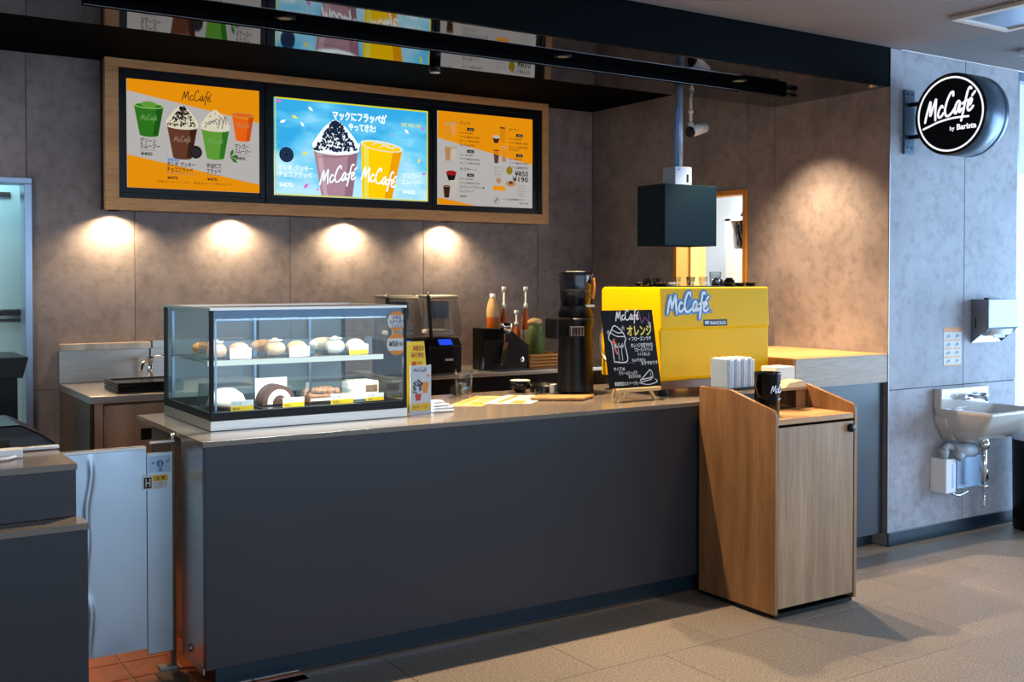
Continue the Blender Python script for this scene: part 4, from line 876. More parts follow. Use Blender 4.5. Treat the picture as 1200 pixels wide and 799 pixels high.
F = frame((0, cy0+.0015, 0), (1, 0, 0), (0, 0, 1))
b = MB('paper'); b.disc(F, (2.200, 1.415), .046, 0, 32); b.m = 'orange'
b.poly(F, [(2.200+.046*math.cos(a), 1.415+.046*math.sin(a)) for a in [PI*(.2+.6*k/12) for k in range(13)]], .0004); b.poly(F, [(2.200+.046*math.cos(a), 1.415+.046*math.sin(a)) for a in [PI*(1.2+.6*k/12) for k in range(13)]], .0004)
b.m = 'print_purple'
for q, st in enumerate(('全商品', 'お持ち帰り', 'できます')): b.text(F, st, 2.200, 1.425-q*.020, .019, .0008, 'c', width=(.045, .07, .055)[q], bold=.02)
b.build('sticker', t, 'round white and orange sticker, upper one')
b = MB('paper'); b.disc(F, (2.200, 1.312), .050, 0, 32); b.m = 'orange'
b.poly(F, [(2.200+.050*math.cos(a), 1.312+.050*math.sin(a)) for a in [PI*(.17+.66*k/12) for k in range(13)]], .0004); b.poly(F, [(2.200+.050*math.cos(a), 1.312+.050*math.sin(a)) for a in [PI*(1.2+.6*k/12) for k in range(13)]], .0004)
b.m = 'print_dark'; b.text(F, '¥50', 2.160, 1.302, .032, .0008, width=.048, bold=.03); b.text(F, '引き', 2.212, 1.304, .02, .0008, width=.034, bold=.03); b.build('sticker', t, 'round discount sticker reading 50 yen, lower one')

def card(parent, x, y, z, w=.085, hh=.040, yellow=True):
    b = MB('paper'); b.box(x-w/2, y, z, x+w/2, y+.002, z+hh)
    F = frame((x-w/2, y-.0002, z), (1, 0, 0), (0, 0, 1))
    if yellow: b.m = 'yellow_card'; b.poly(F, [(0, 0), (w, 0), (w, hh*.45), (0, hh*.45)], .0004)
    b.m = 'print_dark'; b.text(F, '¥250', .008, hh*.10, hh*.32, .0008, bold=.01)
    b.text(F, 'ケーキ', .008, hh*.58, hh*.30, .0008)
    return b.build('price_card', parent)
ZS = 1.2585; ZD = cz0+.0525
def black_tray(x, y, z, w, dd, label):
    b = MB('tray_black'); b.box(x-w/2, y-dd/2, z, x+w/2, y+dd/2, z+.008, .002); b.build('tray', None, label, 'tray', 'display trays in the cake case', (x, y, z))
def box_lid(parent, x, y, z, w, dd, hh):
    b = MB('film'); b.prism([(x-w/2, z), (x+w/2, z), (x+w/2*.92, z+hh), (x-w/2*.92, z+hh)], 'y', y-dd/2, y+dd/2); b.build('film_wrap', parent)
# upper shelf
for i, (x, mt, lab) in enumerate(((1.52, 'donut_pink', 'pair of pink glazed round buns at left of the upper case shelf'), (1.79, 'dough', 'pair of golden round buns at middle of the upper case shelf'), (2.08, 'cake_cream', 'pair of pale cream puffs at right of the upper case shelf'))):
    g = thing('wrapped_buns', lab, 'pastry', (x, 4.66, ZS))
    for sx in (-.052, .052):
        b = MB(mt); b.ball((x+sx, 4.66, ZS+.034), .046, (1, 1.1, .72), 18); b.build('bun', g)
    b = MB('cake_cream'); b.lathe([(.02, 0), (.03, .006), (.035, .012), (.0, .02)], (x-.052, 4.66, ZS+.062), 14); b.build('icing', g)
    box_lid(g, x, 4.66, ZS+.0005, .23, .13, .078); card(g, x+.03, 4.575, ZS+.0005, .095, .045, i == 2)
    g2 = thing('wrapped_buns', ('brown roll behind the pink glazed buns', 'brown roll behind the golden buns', 'pale roll behind the cream puffs')[i], 'pastry', (x-.02, 4.84, ZS))
    b = MB('dough' if i < 2 else 'cake_cream'); b.ball((x-.03, 4.84, ZS+.036), .05, (1.5, .9, .65), 18); b.build('roll', g2)
# lower deck
black_tray(1.50, 4.62, ZD, .22, .26, 'black tray under the cream sponge cake')
g = thing('cream_cake', 'cream sponge cake in film at left of the lower case deck', 'cake', (1.50, 4.62, ZD+.008))
b = MB('cake_cream'); b.lathe([(0, 0), (.075, 0), (.085, .02), (.07, .06), (.035, .085), (0, .09)], (1.50, 4.62, ZD+.0085), 20); b.build('sponge', g)
b = MB('choc'); b.lathe([(.082, 0), (.092, .004), (.092, .02), (.082, .022)], (1.50, 4.62, ZD+.0085), 20); b.build('base_ring', g); box_lid(g, 1.50, 4.62, ZD+.0085, .20, .2, .105); card(g, 1.53, 4.50, ZD+.0085, .10, .045)
black_tray(1.735, 4.64, ZD, .20, .26, 'black tray under the chocolate ring cake')
g = thing('chocolate_cake', 'upright chocolate roll cake slice with white filling in lower case deck', 'cake', (1.735, 4.64, ZD+.008))
b = MB('choc'); b.prism([(1.735+.078*math.cos(a), ZD+.012+.088*math.sin(a)) for a in [PI*k/16 for k in range(17)]], 'y', 4.60, 4.70); b.build('sponge', g)
b = MB('cake_cream'); b.prism([(1.735+.056*math.cos(a), ZD+.016+.064*math.sin(a)) for a in [PI*k/16 for k in range(17)]], 'y', 4.597, 4.600); b.m = 'choc'; b.prism([(1.735+.034*math.cos(a), ZD+.016+.040*math.sin(a)) for a in [PI*k/12 for k in range(13)]], 'y', 4.594, 4.597); b.build('filling', g)
b = MB('paper'); b.box(1.66, 4.705, ZD+.0085, 1.81, 4.708, ZD+.125); b.build('backing_card', g); card(g, 1.77, 4.52, ZD+.0085, .10, .042)
black_tray(1.955, 4.62, ZD, .22, .26, 'black tray under the brown crumble cake')
g = thing('crumble_cake', 'brown nut crumble cake in film in lower case deck', 'cake', (1.955, 4.62, ZD+.008))
b = MB('cake_brown'); b.box(1.865, 4.56, ZD+.0085, 2.035, 4.69, ZD+.05, .008)
r_ = random.Random(3)
for q in range(26): b.ball((1.875+r_.random()*.15, 4.57+r_.random()*.11, ZD+.052+r_.random()*.012), .012+.006*r_.random(), n=8)
b.build('sponge', g)
b = MB('cake_cream'); b.box(1.866, 4.558, ZD+.022, 2.034, 4.561, ZD+.034); b.build('cream_layer', g); box_lid(g, 1.95, 4.625, ZD+.0085, .20, .15, .10); card(g, 2.0, 4.515, ZD+.0085, .11, .045)
black_tray(2.155, 4.66, ZD, .145, .24, 'black tray under the white cream cake')
g = thing('white_cake', 'white cream cake slices with brown cut side at right of lower case deck', 'cake', (2.15, 4.66, ZD+.008))
b = MB('cake_cream'); b.box(2.095, 4.60, ZD+.0085, 2.225, 4.74, ZD+.095, .006); b.build('cream_block', g)
b = MB('cake_brown'); b.box(2.155, 4.5985, ZD+.045, 2.215, 4.6005, ZD+.078); b.build('cut_side', g); box_lid(g, 2.16, 4.67, ZD+.0085, .135, .15, .11); card(g, 2.18, 4.55, ZD+.0085, .09, .035)
# ------------------------------------------------------------------ things on the counter
t = thing('menu_flyer', 'yellow price flyer with small drinks leaflet in a holder beside the cake case', 'flyer', (2.33, 4.41, CT))
mb = MB('yellow_card'); mb.prism([(2.272, CT+.01), (2.398, CT+.01), (2.366, 1.318), (2.272, 1.318)], 'y', 4.415, 4.418); y_ = mb.build('price_sheet', t)
F = frame((2.278, 4.4145, 1.0), (1, 0, 0), (0, 0, 1)); mb = MB('print_red'); mb.text(F, '¥850', .028, .275, .032, .0005, width=.058, bold=.02); mb.text(F, '¥190', .020, .243, .032, .0005, width=.065, bold=.02)
mb.m = 'print_red'; mb.text(F, '果汁', .02, .205, .024, .0005, width=.06, bold=.03); mb.build('lettering', y_)
mb = MB('leaflet'); mb.box(2.282, 4.392, CT+.0005, 2.390, 4.395, 1.208); l_ = mb.build('leaflet', t)
F0 = frame((2.282, 4.3915, CT), (1, 0, 0), (0, 0, 1)); F = lambda x, y, d=0: F0(x*1.28, y, d); F1 = frame((2.268, 4.3915, CT), (1, 0, 0), (0, 0, 1)); mb = MB(); wordmark(mb, F, .012, .198, .055, 'print_dark', .11, .0005)
mb.m = 'print_purple'
r_ = random.Random(8)
for q in range(40): a = r_.random()*6.28; rr = r_.random()**.5; mb.disc(F, (.030+.020*rr*math.cos(a), .130+.030*rr*math.sin(a)), .004, .0005, 6)
mb.m = 'print_green'
for q in range(12): mb.disc(F, (.012+.012*r_.random(), .10+.06*r_.random()), .004, .0006, 6)
mb.m = 'orange'; mb.poly(F, [(.052, .10), (.068, .098), (.076, .15), (.046, .15)], .0005); mb.m = 'print_red'; mb.poly(F, [(.022, .066), (.040, .066), (.045, .098), (.018, .098)], .0005)
mb.m = 'yellow'; mb.poly(F, [(.004, .02), (.080, .02), (.080, .055), (.004, .052)], .0004); mb.m = 'print_dark'; mb.text(F, 'Mチーズ', .010, .030, .018, .0009, width=.06); mb.m = 'orange'; mb.disc(F, (.072, .18), .006, .0005, 10); mb.build('print', l_)
mb = MB('clear_glass'); mb.box(2.278, 4.396, CT+.0005, 2.394, 4.410, CT+.05); mb.build('holder', t)
mb = MB('white_cloth')
for i, (dx, dy, s_) in enumerate(((0, 0, 1), (.004, .006, .92), (-.006, .004, .8), (-.012, .01, .55))): mb.box(2.47-.055*s_+dx, 4.46-.05*s_+dy, CT+.0005+i*.013, 2.47+.055*s_+dx, 4.46+.05*s_+dy, CT+.013+i*.013, .005)
mb.build('folded_cloth', None, 'folded white cloth on the counter beside the flyer', 'cloth', loc=(2.47, 4.46, CT))
def tumbler(name, x, y, z, r, h_, label, liquid=None, cat='glass', flute=True, group=None, par=None):
    g = MB('clear_glass')
    g.lathe([(0, .0005), (r*.72, .0005), (r*.8, h_*.1), (r, h_), (r*.95, h_), (r*.74, h_*.12), (0, h_*.1)], (x, y, z), 24)
    if flute:
        for k in range(10): a = 2*PI*k/10; g.tube([(x+r*.80*math.cos(a), y+r*.80*math.sin(a), z+h_*.1), (x+r*.97*math.cos(a), y+r*.97*math.sin(a), z+h_*.8)], r*.05, 5)
    return g.build(name, None, label, cat, group, (x, y, z))
tumbler('drinking_glass', 2.862, 4.90, CT, .048, .148, 'clear fluted drinking glass on the counter left of the printed sheets')
mb = MB('black'); mb.cyl((2.86, 5.00, CT+.03), (2.92, 5.03, CT+.045), .028, .024, 20); mb.m = 'off_white'; mb.cyl((2.918, 5.03, CT+.0445), (2.922, 5.032, CT+.0455), .024, .024, 20); mb.m = 'black'; mb.cyl((2.90, 5.02, CT+.0005), (2.90, 5.02, CT+.03), .02); 
mb.build('portafilter_handle', None, 'short black rubber tamper behind the drinking glass', 'tamper', loc=(2.89, 5.0, CT))
# printed sheets
t = thing('printed_sheets', 'orange and white printed sheets spread on the counter by the drinking glass', 'papers', (2.95, 4.72, CT))
for i, (pts, m) in enumerate((([(2.60, 4.62), (2.96, 4.94), (3.10, 4.84), (2.74, 4.52)], 'kraft'), ([(2.80, 4.60), (3.12, 4.88), (3.30, 4.74), (3.00, 4.47)], 'paper'))):
    b = MB(m); b.prism(pts, 'z', CT+.0005+i*.001, CT+.0013+i*.001); so = b.build('sheet', t)
    c = Vector((sum(p[0] for p in pts)/4, sum(p[1] for p in pts)/4, CT+.0016+i*.001)); U = (Vector(pts[1])-Vector(pts[0])).normalized(); Vv = Vector((-U.y, U.x))
    F = frame(c, (U.x, U.y, 0), (Vv.x, Vv.y, 0)); b = MB('orange'); b.poly(F, [(-.18, .04), (.18, .04), (.18, .07), (-.18, .07)], .0002); b.poly(F, [(-.18, -.07), (-.06, -.07), (-.06, .0), (-.18, 0)], .0002)
    b.m = 'print_dark'
    for q in range(3): b.ribbon(F, [(-.03, -.05+q*.025), (.16, -.05+q*.025)], .005, .0002)
    b.build('print', so)
t = thing('espresso_cup', 'black cup with a white rim on the counter behind the sheets', 'cup', (3.27, 4.96, CT))
mb = MB('black_gloss'); mb.lathe([(0, 0), (.028, 0), (.030, .006), (.050, .030), (.057, .066), (.054, .066), (.047, .032), (0, .012)], (3.262, 4.97, CT+.0005), 28)
pass; mb.build('body', t)
mb = MB('off_white'); mb.lathe([(.0545, .0655), (.0575, .067), (.0545, .0685), (.048, .064), (0, .06)], (3.262, 4.97, CT+.0005), 28); mb.build('rim', t)
mb = MB('clear_glass'); mb.lathe([(0, 0), (.025, 0), (.03, .03), (.027, .03), (.022, .004), (0, .004)], (3.275, 4.80, CT+.003), 16); mb.build('shot_glass', None, 'tiny clear shot glass beside the black cup', 'glass', loc=(3.275, 4.80, CT+.003))
t = thing('knock_box', 'low round black tray of tools left of the grinder', 'tray', (3.38, 4.90, CT))
mb = MB('black'); mb.lathe([(0, 0), (.085, 0), (.09, .006), (.09, .042), (.084, .042), (.08, .010), (0, .010)], (3.415, 4.94, CT+.0005), 28); mb.build('bowl', t)
mb = MB('off_white'); mb.box(3.365, 4.79, CT+.0005, 3.42, 4.835, CT+.052, .004); mb.build('white_box', None, 'small white packet leaning by the grinder base', 'packet', loc=(3.39, 4.81, CT))
mb = MB('oak_x'); mb.prism([(3.08, 4.60), (3.20, 4.70), (3.45, 4.54), (3.30, 4.44)], 'z', CT+.004, CT+.016, .002); mb.build('wooden_board', None, 'flat wooden serving board in front of the grinder', 'board', loc=(3.3, 4.6, CT))
# grinder
gx, gy = 3.445, 4.705
t = thing('coffee_grinder', 'tall black coffee grinder with clear bean hopper on the counter', 'coffee grinder', (gx, gy, CT))
mb = MB('black'); mb.lathe([(0, 0), (.098, 0), (.100, .01), (.098, .03), (.093, .20), (.088, .30), (.090, .345), (.098, .385), (.096, .40), (0, .40)], (gx, gy, CT+.017), 40); mb.build('body', t)
mb = MB('black'); mb.lathe([(.085, .0), (.095, .015), (.080, .06), (.082, .07)], (gx, gy, CT+.417), 40); mb.build('collar', t)
mb = MB('smoke_plastic'); mb.lathe([(.072, 0), (.082, .06), (.090, .16), (.090, .185)], (gx, gy, CT+.46), 40); mb.build('hopper', t)
mb = MB('beans'); mb.lathe([(0, 0), (.068, 0), (.078, .06), (.083, .10), (.05, .108), (0, .112)], (gx, gy, CT+.462), 32); mb.build('coffee_beans', t)
mb = MB('smoke_plastic'); mb.lathe([(0, .018), (.080, .018), (.096, .012), (.096, 0), (.090, 0)], (gx, gy, CT+.645), 40); mb.m = 'off_white'; mb.lathe([(0, 0), (.05, 0), (.052, .004), (0, .004)], (gx, gy, CT+.6635), 28); mb.build('lid', t)
mb = MB('black'); mb.box(gx-.175, gy-.075, CT+.31, gx-.06, gy+.04, CT+.42, .010); mb.build('switch_box', t)
mb = MB('steel_dull'); mb.box(gx-.105, gy-.108, CT+.325, gx-.02, gy-.085, CT+.375, .003); mb.m = 'black'
for q in range(4): mb.box(gx-.098+q*.020, gy-.1095, CT+.332, gx-.090+q*.020, gy-.1078, CT+.368)
mb.build('control_panel', t)
mb = MB('steel'); mb.box(gx+.0, gy-.100, CT+.475, gx+.055, gy-.080, CT+.490, .002); mb.build('slide_gate', t)
mb = MB('orange'); mb.tube([(gx+.072, gy-.058, CT+.52), (gx+.082, gy-.060, CT+.58), (gx+.078, gy-.056, CT+.63)], .008); mb.build('side_handle', t)
mb = MB('black'); mb.lathe([(0, 0), (.112, 0), (.115, .006), (.105, .017), (0, .017)], (gx, gy, CT+.0005), 40); mb.build('foot', t)

# chalkboard on an easel
t = thing('chalkboard_sign', 'small chalkboard menu on a wooden easel in front of the yellow machine', 'chalkboard', (3.53, 4.32, CT))
O = Vector((3.368, 4.300, 1.052)); U = Vector((1, 0, 0)); V_ = (Vector((3.385, 4.375, 1.445))-Vector((3.362, 4.300, 1.052))); V_.x = 0; V_.normalize()
Fb = frame(O, U, V_); bw, bh = .335, .400
mb = MB('slate'); vs = []
def fb_box(mb, x0, y0, x1, y1, d0, d1): 
    A = mb._v([Fb(x0, y0, d0), Fb(x1, y0, d0), Fb(x1, y1, d0), Fb(x0, y1, d0)]); B = mb._v([Fb(x0, y0, d1), Fb(x1, y0, d1), Fb(x1, y1, d1), Fb(x0, y1, d1)])
    mb._f(A[::-1]); mb._f(B)
    for i in range(4): mb._f((A[i], A[(i+1) % 4], B[(i+1) % 4], B[i]))
fb_box(mb, 0, 0, bw, bh, -.008, 0); bo = mb.build('slate_panel', t)
F = Fb; mb = MB(); wordmark(mb, F, .085, .345, .155, 'chalk', .15, .001)
mb.m = 'chalk_yellow'; mb.text(F, 'オレンジ', .150, .268, .062, .001, width=.165, bold=.03)
mb.m = 'chalk'
for st, x, y, sz, wd in (('× フローズンラテ', .155, .240, .024, .15), ('オレンジの爽やかな', .165, .205, .026, .145), ('フローズンドリンク', .185, .183, .022, .12), ('つくりました', .200, .160, .020, .085), ('ひんやり冷たい', .160, .130, .020, .09), ('おすすめです', .220, .112, .022, .11), ('サイズ M', .035, .088, .022, .07), ('クリームたっぷり', .065, .066, .022, .12), ('甘さひかえめ', .125, .047, .020, .08), ('季節限定のスイーツも', .030, .012, .022, .15)):
    mb.text(F, st, x, y, sz, .001, width=wd, bold=.015)
mb.ribbon(F, [(.045, .135), (.042, .225), (.025, .255), (.040, .285), (.070, .320), (.115, .290), (.135, .250), (.125, .225), (.130, .135), (.045, .135)], .005, .001)
mb.ribbon(F, [(.040, .285), (.08, .265), (.13, .262)], .004, .001); mb.ribbon(F, [(.05, .30), (.09, .282), (.12, .285)], .004, .001); mb.ribbon(F, [(.08, .14), (.078, .2)], .003, .001); mb.ribbon(F, [(.10, .14), (.10, .2)], .003, .001); wordmark(mb, F, .055, .205, .06, 'chalk', .16, .0015)
mb.ribbon(F, [(.20, .03), (.27, .085), (.275, .035), (.20, .022), (.20, .035), (.285, .045)], .005, .001, False); mb.ribbon(F, [(.19, .02), (.25, .008), (.31, .02), (.30, .035)], .004, .001); mb.ribbon(F, [(.27, .085), (.285, .07), (.285, .04)], .004, .001)
for cx, cy_ in ((.125, .325-.02), (.305, .325), (.028, .285)):
    mb.ribbon(F, [(cx+.013*math.cos(PI/2+k*.8*PI), cy_+.013*math.sin(PI/2+k*.8*PI)) for k in range(6)], .0025, .001, False)
mb.m = 'chalk_red'; mb.ribbon(F, [(.048, .235), (.06, .25), (.052, .225), (.066, .232), (.060, .20), (.070, .175)], .010, .0008); mb.m = 'chalk_purple'; mb.ribbon(F, [(.245, .38), (.255, .33), (.28, .36), (.30, .335), (.31, .38)], .006, .001)
mb.ribbon(F, [(.04, .127), (.18, .123)], .003, .001); mb.build('chalk_drawing', bo)
mb = MB('paper'); mb.box(3.395, 4.270, 1.030, 3.680, 4.290, 1.050, .003)
mb = mb; mb.mats = ['kraft']; mb.build('easel_ledge', t)
for x in (3.425, 3.635):
    b = MB('kraft'); s_ = -1 if x < 3.5 else 1
    b.prism([(x-.009-s_*.02, 1.030), (x+.009-s_*.02, 1.030), (x+.009+s_*.012, CT+.001), (x-.009+s_*.012, CT+.001)], 'y', 4.274, 4.288); b.build('leg', t)
b = MB('kraft'); b.prism([(4.395, 1.30), (4.405, 1.30), (4.50, CT+.001), (4.488, CT+.001)], 'x', 3.53, 3.545); b.build('leg', t)

# yellow espresso machine
t = thing('espresso_machine', 'large bright yellow espresso machine with blue lettering on the counter', 'espresso machine', (4.14, 4.6, CT))
mx0, mx1, my0, my1 = 3.742, 4.545, 4.352, 4.86
mb = MB('machine_yellow'); mb.prism([(my0+.012, 1.063), (my0, 1.080), (my0+.002, 1.335), (my0-.006, 1.345), (my0+.006, 1.562), (my1-.02, 1.562), (my1, 1.545), (my1, 1.063)], 'x', mx0, mx1, .006); mb.build('body', t)
F = frame((mx0, my0-.002, 1.0), (1, 0, 0), (0, 0, 1))
V0 = Vector((0, .012, .217)).normalized(); F = frame((mx0, my0-.0068, 1.345), (1, 0, 0), V0)
mb = MB(); wordmark(mb, F, .045, .080, .295, 'logo_blue', .50, .0015, tall=1.2); mb.m = 'logo_blue'
for q in ((.13, .10, .17, .13), (.17, .11, .22, .18), (.28, .11, .32, .17)): mb.poly(F, [(q[0], q[1]), (q[2], q[1]), (q[2], q[3]), (q[0], q[3])], .0015)
mb.ring(F, (.356, .085), .006, .012, .0022); mb.build('lettering_outline', t, 'blue outline of the lettering')
mb = MB(); wordmark(mb, F, .045, .080, .295, 'logo_white', .175, .003, tall=1.2); mb.build('lettering', t, 'white handwritten lettering')
mb = MB('print_dark'); G = frame((mx0+.300, my0-.0055, 1.350), (1, 0, 0), V0); mb.poly(G, [(0, 0), (.175, 0), (.175, .036), (0, .036)], .002)
mb.m = 'logo_white'; mb.text(G, 'RANCILIO', .050, .009, .024, .003, width=.115, bold=.02); mb.ring(G, (.018, .020), .004, .009, .003, 12); mb.ring(G, (.032, .020), .004, .009, .003, 12); mb.build('badge', t)
mb = MB('machine_brown'); mb.box(mx0+.03, my0+.03, CT+.035, mx1-.01, my1-.01, 1.063, .003); mb.build('base', t)
mb = MB('machine_brown'); mb.box(mx0+.03, my0+.024, 1.040, mx1-.01, my0+.03, 1.048); mb.build('base_trim', t)
for x in (mx0+.10, mx1-.10):
    for y in (my0+.09, my1-.08):
        b = MB('black'); b.lathe([(0, 0), (.028, 0), (.03, .004), (.022, .03), (.022, .0345), (0, .0345)], (x, y, CT+.0005), 20); b.build('foot', t)
mb = MB('black'); mb.box(mx0+.04, my0+.05, 1.5625, mx1-.02, my1-.04, 1.568, .001); mb.build('cup_tray', t)
mb = MB('steel'); mb.tube([(mx0-.012, my1-.06, 1.35), (mx0-.04, my1-.05, 1.30), (mx0-.045, my1-.06, 1.20), (mx0-.04, my1-.10, 1.15)], .008); mb.cyl((mx0-.055, my1-.14, 1.22), (mx0-.001, my1-.14, 1.22), .02, .028); mb.cyl((mx0-.07, my1-.2, 1.12), (mx0-.001, my1-.2, 1.14), .014, .02); mb.build('steam_pipe', t)
# things on the machine
ZT = 1.5682
for i, (x, y) in enumerate(((3.83, 4.44), (3.905, 4.47), (4.30, 4.42), (4.385, 4.42), (4.47, 4.42), (3.83, 4.62), (3.92, 4.70))):
    b = MB('black' if i != 1 else 'off_white'); b.lathe([(0, .0), (.022, .0), (.036, .012), (.038, .018), (.034, .018), (.020, .004), (0, .004)], (x, y, ZT), 20)
    if i > 3 or i == 0: b.m = 'choc'; b.lathe([(0, .005), (.021, .005), (.034, .0175), (.036, .0195), (0, .0205)], (x, y, ZT), 20)
    b.build('saucer', None, ('black saucer at front left corner on top of the yellow machine', 'white saucer on top of the yellow machine', 'black saucer right of the tall glass on the yellow machine', 'middle black saucer at right on the yellow machine', 'black saucer nearest the right end of the yellow machine', 'black saucer behind the front left saucer on the machine', 'black saucer furthest back at left on the machine')[i], 'saucer', 'saucers on the machine', (x, y, ZT))
for i, (x, y) in enumerate(((3.80, 4.53), (3.89, 4.56), (3.96, 4.62), (4.35, 4.56), (4.44, 4.56))):
    b = MB('black_gloss'); b.lathe([(.034, 0), (.036, .003), (.030, .030), (.018, .042), (.018, .046), (0, .046)], (x, y, ZT), 20)
    b.build('espresso_cup', None, ('upturned black espresso cup on the machine nearest its left side', 'upturned black espresso cup second from left on the machine', 'upturned black espresso cup behind the small clear glasses', 'upturned black espresso cup right of the taller glass', 'upturned black espresso cup at right on the yellow machine')[i], 'cup', 'upturned cups on the machine', (x, y, ZT))
for i, (x, y) in enumerate(((3.985, 4.50), (4.035, 4.44), (4.085, 4.50), (4.125, 4.44))):
    tumbler('shot_glass', x, y, ZT, .024, .050, ('small clear glass on the machine, first from left', 'small clear glass on the machine, second from left', 'small clear glass on the machine, third from left', 'small clear glass on the machine, fourth from left')[i], cat='glass', flute=False, group='small glasses on the machine')
tumbler('tall_glass', 4.235, 4.46, ZT, .034, .078, 'taller upturned clear glass on top of the yellow machine')

# ------------------------------------------------------------------ back counter things
BC = .9505
def blender(x, lab):
    t = thing('blender', lab, 'blender', (x, 6.72, BC))
    y = 6.72
    b = MB('black'); b.prism([(y-.13, BC), (y-.135, BC+.19), (y-.09, BC+.245), (y+.12, BC+.245), (y+.12, BC)], 'x', x-.135, x+.135, .012); b.build('motor_base', t)
    b = MB('led_blue'); b.prism([(y-.1345, BC+.198), (y-.1005, BC+.2345), (y-.0985, BC+.233), (y-.1325, BC+.1965)], 'x', x-.045, x+.06); b.build('display', t)
    b = MB('off_white'); b.box(x-.005, y-.1375, BC+.085, x+.060, y-.1355, BC+.100); b.build('label', t)
    b = MB('film'); pts0 = loop(x-.075, x+.085, y-.10, y+.08, BC+.30, r=.02); pts1 = loop(x-.055, x+.075, y-.085, y+.07, BC+.46, r=.02)
    A = b._v(pts0); B = b._v(pts1)
    for i in range(len(A)): b._f((A[i], A[(i+1) % len(A)], B[(i+1) % len(A)], B[i])).smooth = True
    b.build('jar', t)
    b = MB('off_white'); b.box(x-.078, y-.102, BC+.265, x+.088, y+.082, BC+.30, .012); b.build('jar_collar', t)
    b = MB('blue_plastic'); b.box(x-.045, y-.07, BC+.38, x+.065, y+.05, BC+.50, .01); b.build('jar_lid', t)
    b = MB('thin_plastic'); b.prism([(y-.135, BC+.25), (y-.14, BC+.36), (y-.08, BC+.52), (y+.10, BC+.53), (y+.115, BC+.25), (y+.112, BC+.25), (y+.097, BC+.525), (y-.078, BC+.516), (y-.136, BC+.358), (y-.132, BC+.25)], 'x', x-.115, x+.125); b.build('sound_cover', t)
    b = MB('steel_dull'); b.prism([(y-.10, BC+.523), (y+.11, BC+.533), (y+.11, BC+.545), (y-.08, BC+.541)], 'x', x-.12, x+.13, .003); b.build('cover_top', t)
    b = MB('black'); b.prism([(x-.15, BC+.53), (x-.13, BC+.545), (x-.105, BC+.24), (x-.125, BC+.24)], 'y', y-.145, y-.128, .002); b.tube([(x-.145, y-.137, BC+.53), (x-.12, y-.10, BC+.555), (x-.08, y-.05, BC+.56)], .008); b.build('hinge_arm', t)
    return t
blender(3.70, 'countertop blender with black base and clear sound cover, right one'); blender(3.385, 'countertop blender with clear sound cover half hidden behind cake case, left one')
# black bin-like ice crusher with slanted lid
t = thing('ingredient_box', 'black slant-topped ingredient box on the back counter', 'container', (4.22, 6.75, BC))
mb = MB('black'); mb.prism([(4.02, BC), (4.38, BC), (4.41, BC+.05), (4.41, BC+.17), (4.25, BC+.295), (4.02, BC+.305)], 'y', 6.60, 6.76, .006); mb.build('body', t)
mb = MB('black_matte'); mb.box(4.02, 6.594, BC+.22, 4.20, 6.60, BC+.29, .002); mb.build('lid_flap', t)
mb = MB('chrome'); mb.prism([(4.145, BC+.04), (4.165, BC+.04), (4.215, BC+.20), (4.175, BC+.20)], 'y', 6.57, 6.582, .002); mb.build('scoop_handle', t)
mb = MB('chrome'); mb.ball((4.345, 6.593, BC+.07), .022, (1, .3, 1)); mb.build('latch', t)
mb = MB('chrome'); mb.lathe([(0, 0), (.03, .005), (.045, .04), (.05, .075), (.047, .075), (.042, .04), (0, .01)], (4.18, 6.54, BC+.265), 20, mtx=Matrix()); mb.box(4.165, 6.555, BC+.20, 4.175, 6.565, BC+.27)
mb.build('metal_scoop', None, 'shiny metal scoop on the slant-topped box', 'scoop', loc=(4.17, 6.58, BC+.2))
def pump_bottle(x, y, h_, body, lab, r=.032):
    t = thing('syrup_bottle', lab, 'bottle', (x, y, BC))
    b = MB(body); b.lathe([(0, 0), (r, 0), (r, h_*.55), (r*.85, h_*.62), (r*.4, h_*.7), (r*.4, h_*.72), (0, h_*.72)], (x, y, BC+.0005), 20); b.build('body', t)
    b = MB('paper'); b.lathe([(r+.0005, h_*.15), (r+.0005, h_*.45)], (x, y, BC), 20); b.build('label', t)
    b = MB('white'); b.lathe([(0, h_*.72), (r*.5, h_*.72), (r*.5, h_*.78), (.007, h_*.79), (.007, h_*.95), (0, h_*.95)], (x, y, BC+.0008), 16)
    b.cyl((x, y, BC+h_*.95), (x, y, BC+h_), .018, .018, 16); b.tube([(x, y, BC+h_*.97), (x-.02, y-.02, BC+h_*.97), (x-.04, y-.035, BC+h_*.94)], .006); b.build('pump', t)
pump_bottle(4.415, 6.95, .60, 'amber', 'tall syrup bottle with white pump, left of the pair'); pump_bottle(4.60, 6.93, .60, 'amber', 'tall syrup bottle with white pump by the green bag'); pump_bottle(4.495, 6.90, .42, 'amber', 'shorter amber syrup bottle with white pump between two taller ones')
t = thing('juice_bottle', 'orange sauce bottle with white cap behind the slant-topped box', 'bottle', (4.33, 6.96, BC))
mb = MB('amber'); mb.lathe([(0, 0), (.045, 0), (.046, .40), (.038, .46), (.022, .51), (.018, .52), (0, .52)], (4.325, 6.97, BC+.0005), 24); mb.build('body', t)
mb = MB('kraft'); mb.lathe([(.0465, .37), (.0475, .42), (.039, .465), (.023, .512)], (4.325, 6.97, BC+.0005), 24); mb.build('upper_label', t)
mb = MB('white'); mb.lathe([(0, .545), (.02, .545), (.022, .52), (.022, .512), (0, .512)], (4.325, 6.97, BC+.0015), 20); mb.build('cap', t)
mb = MB('green'); mb.ball((4.566, 6.74, BC+.185), .095, (.85, .7, 1.75), 20); mb.m = 'kraft'; mb.ball((4.56, 6.745, BC+.335), .060, (1, .8, .5), 14)
mb.build('green_bag', None, 'green coffee bag standing in the tan basket', 'bag', loc=(4.566, 6.74, BC+.02))
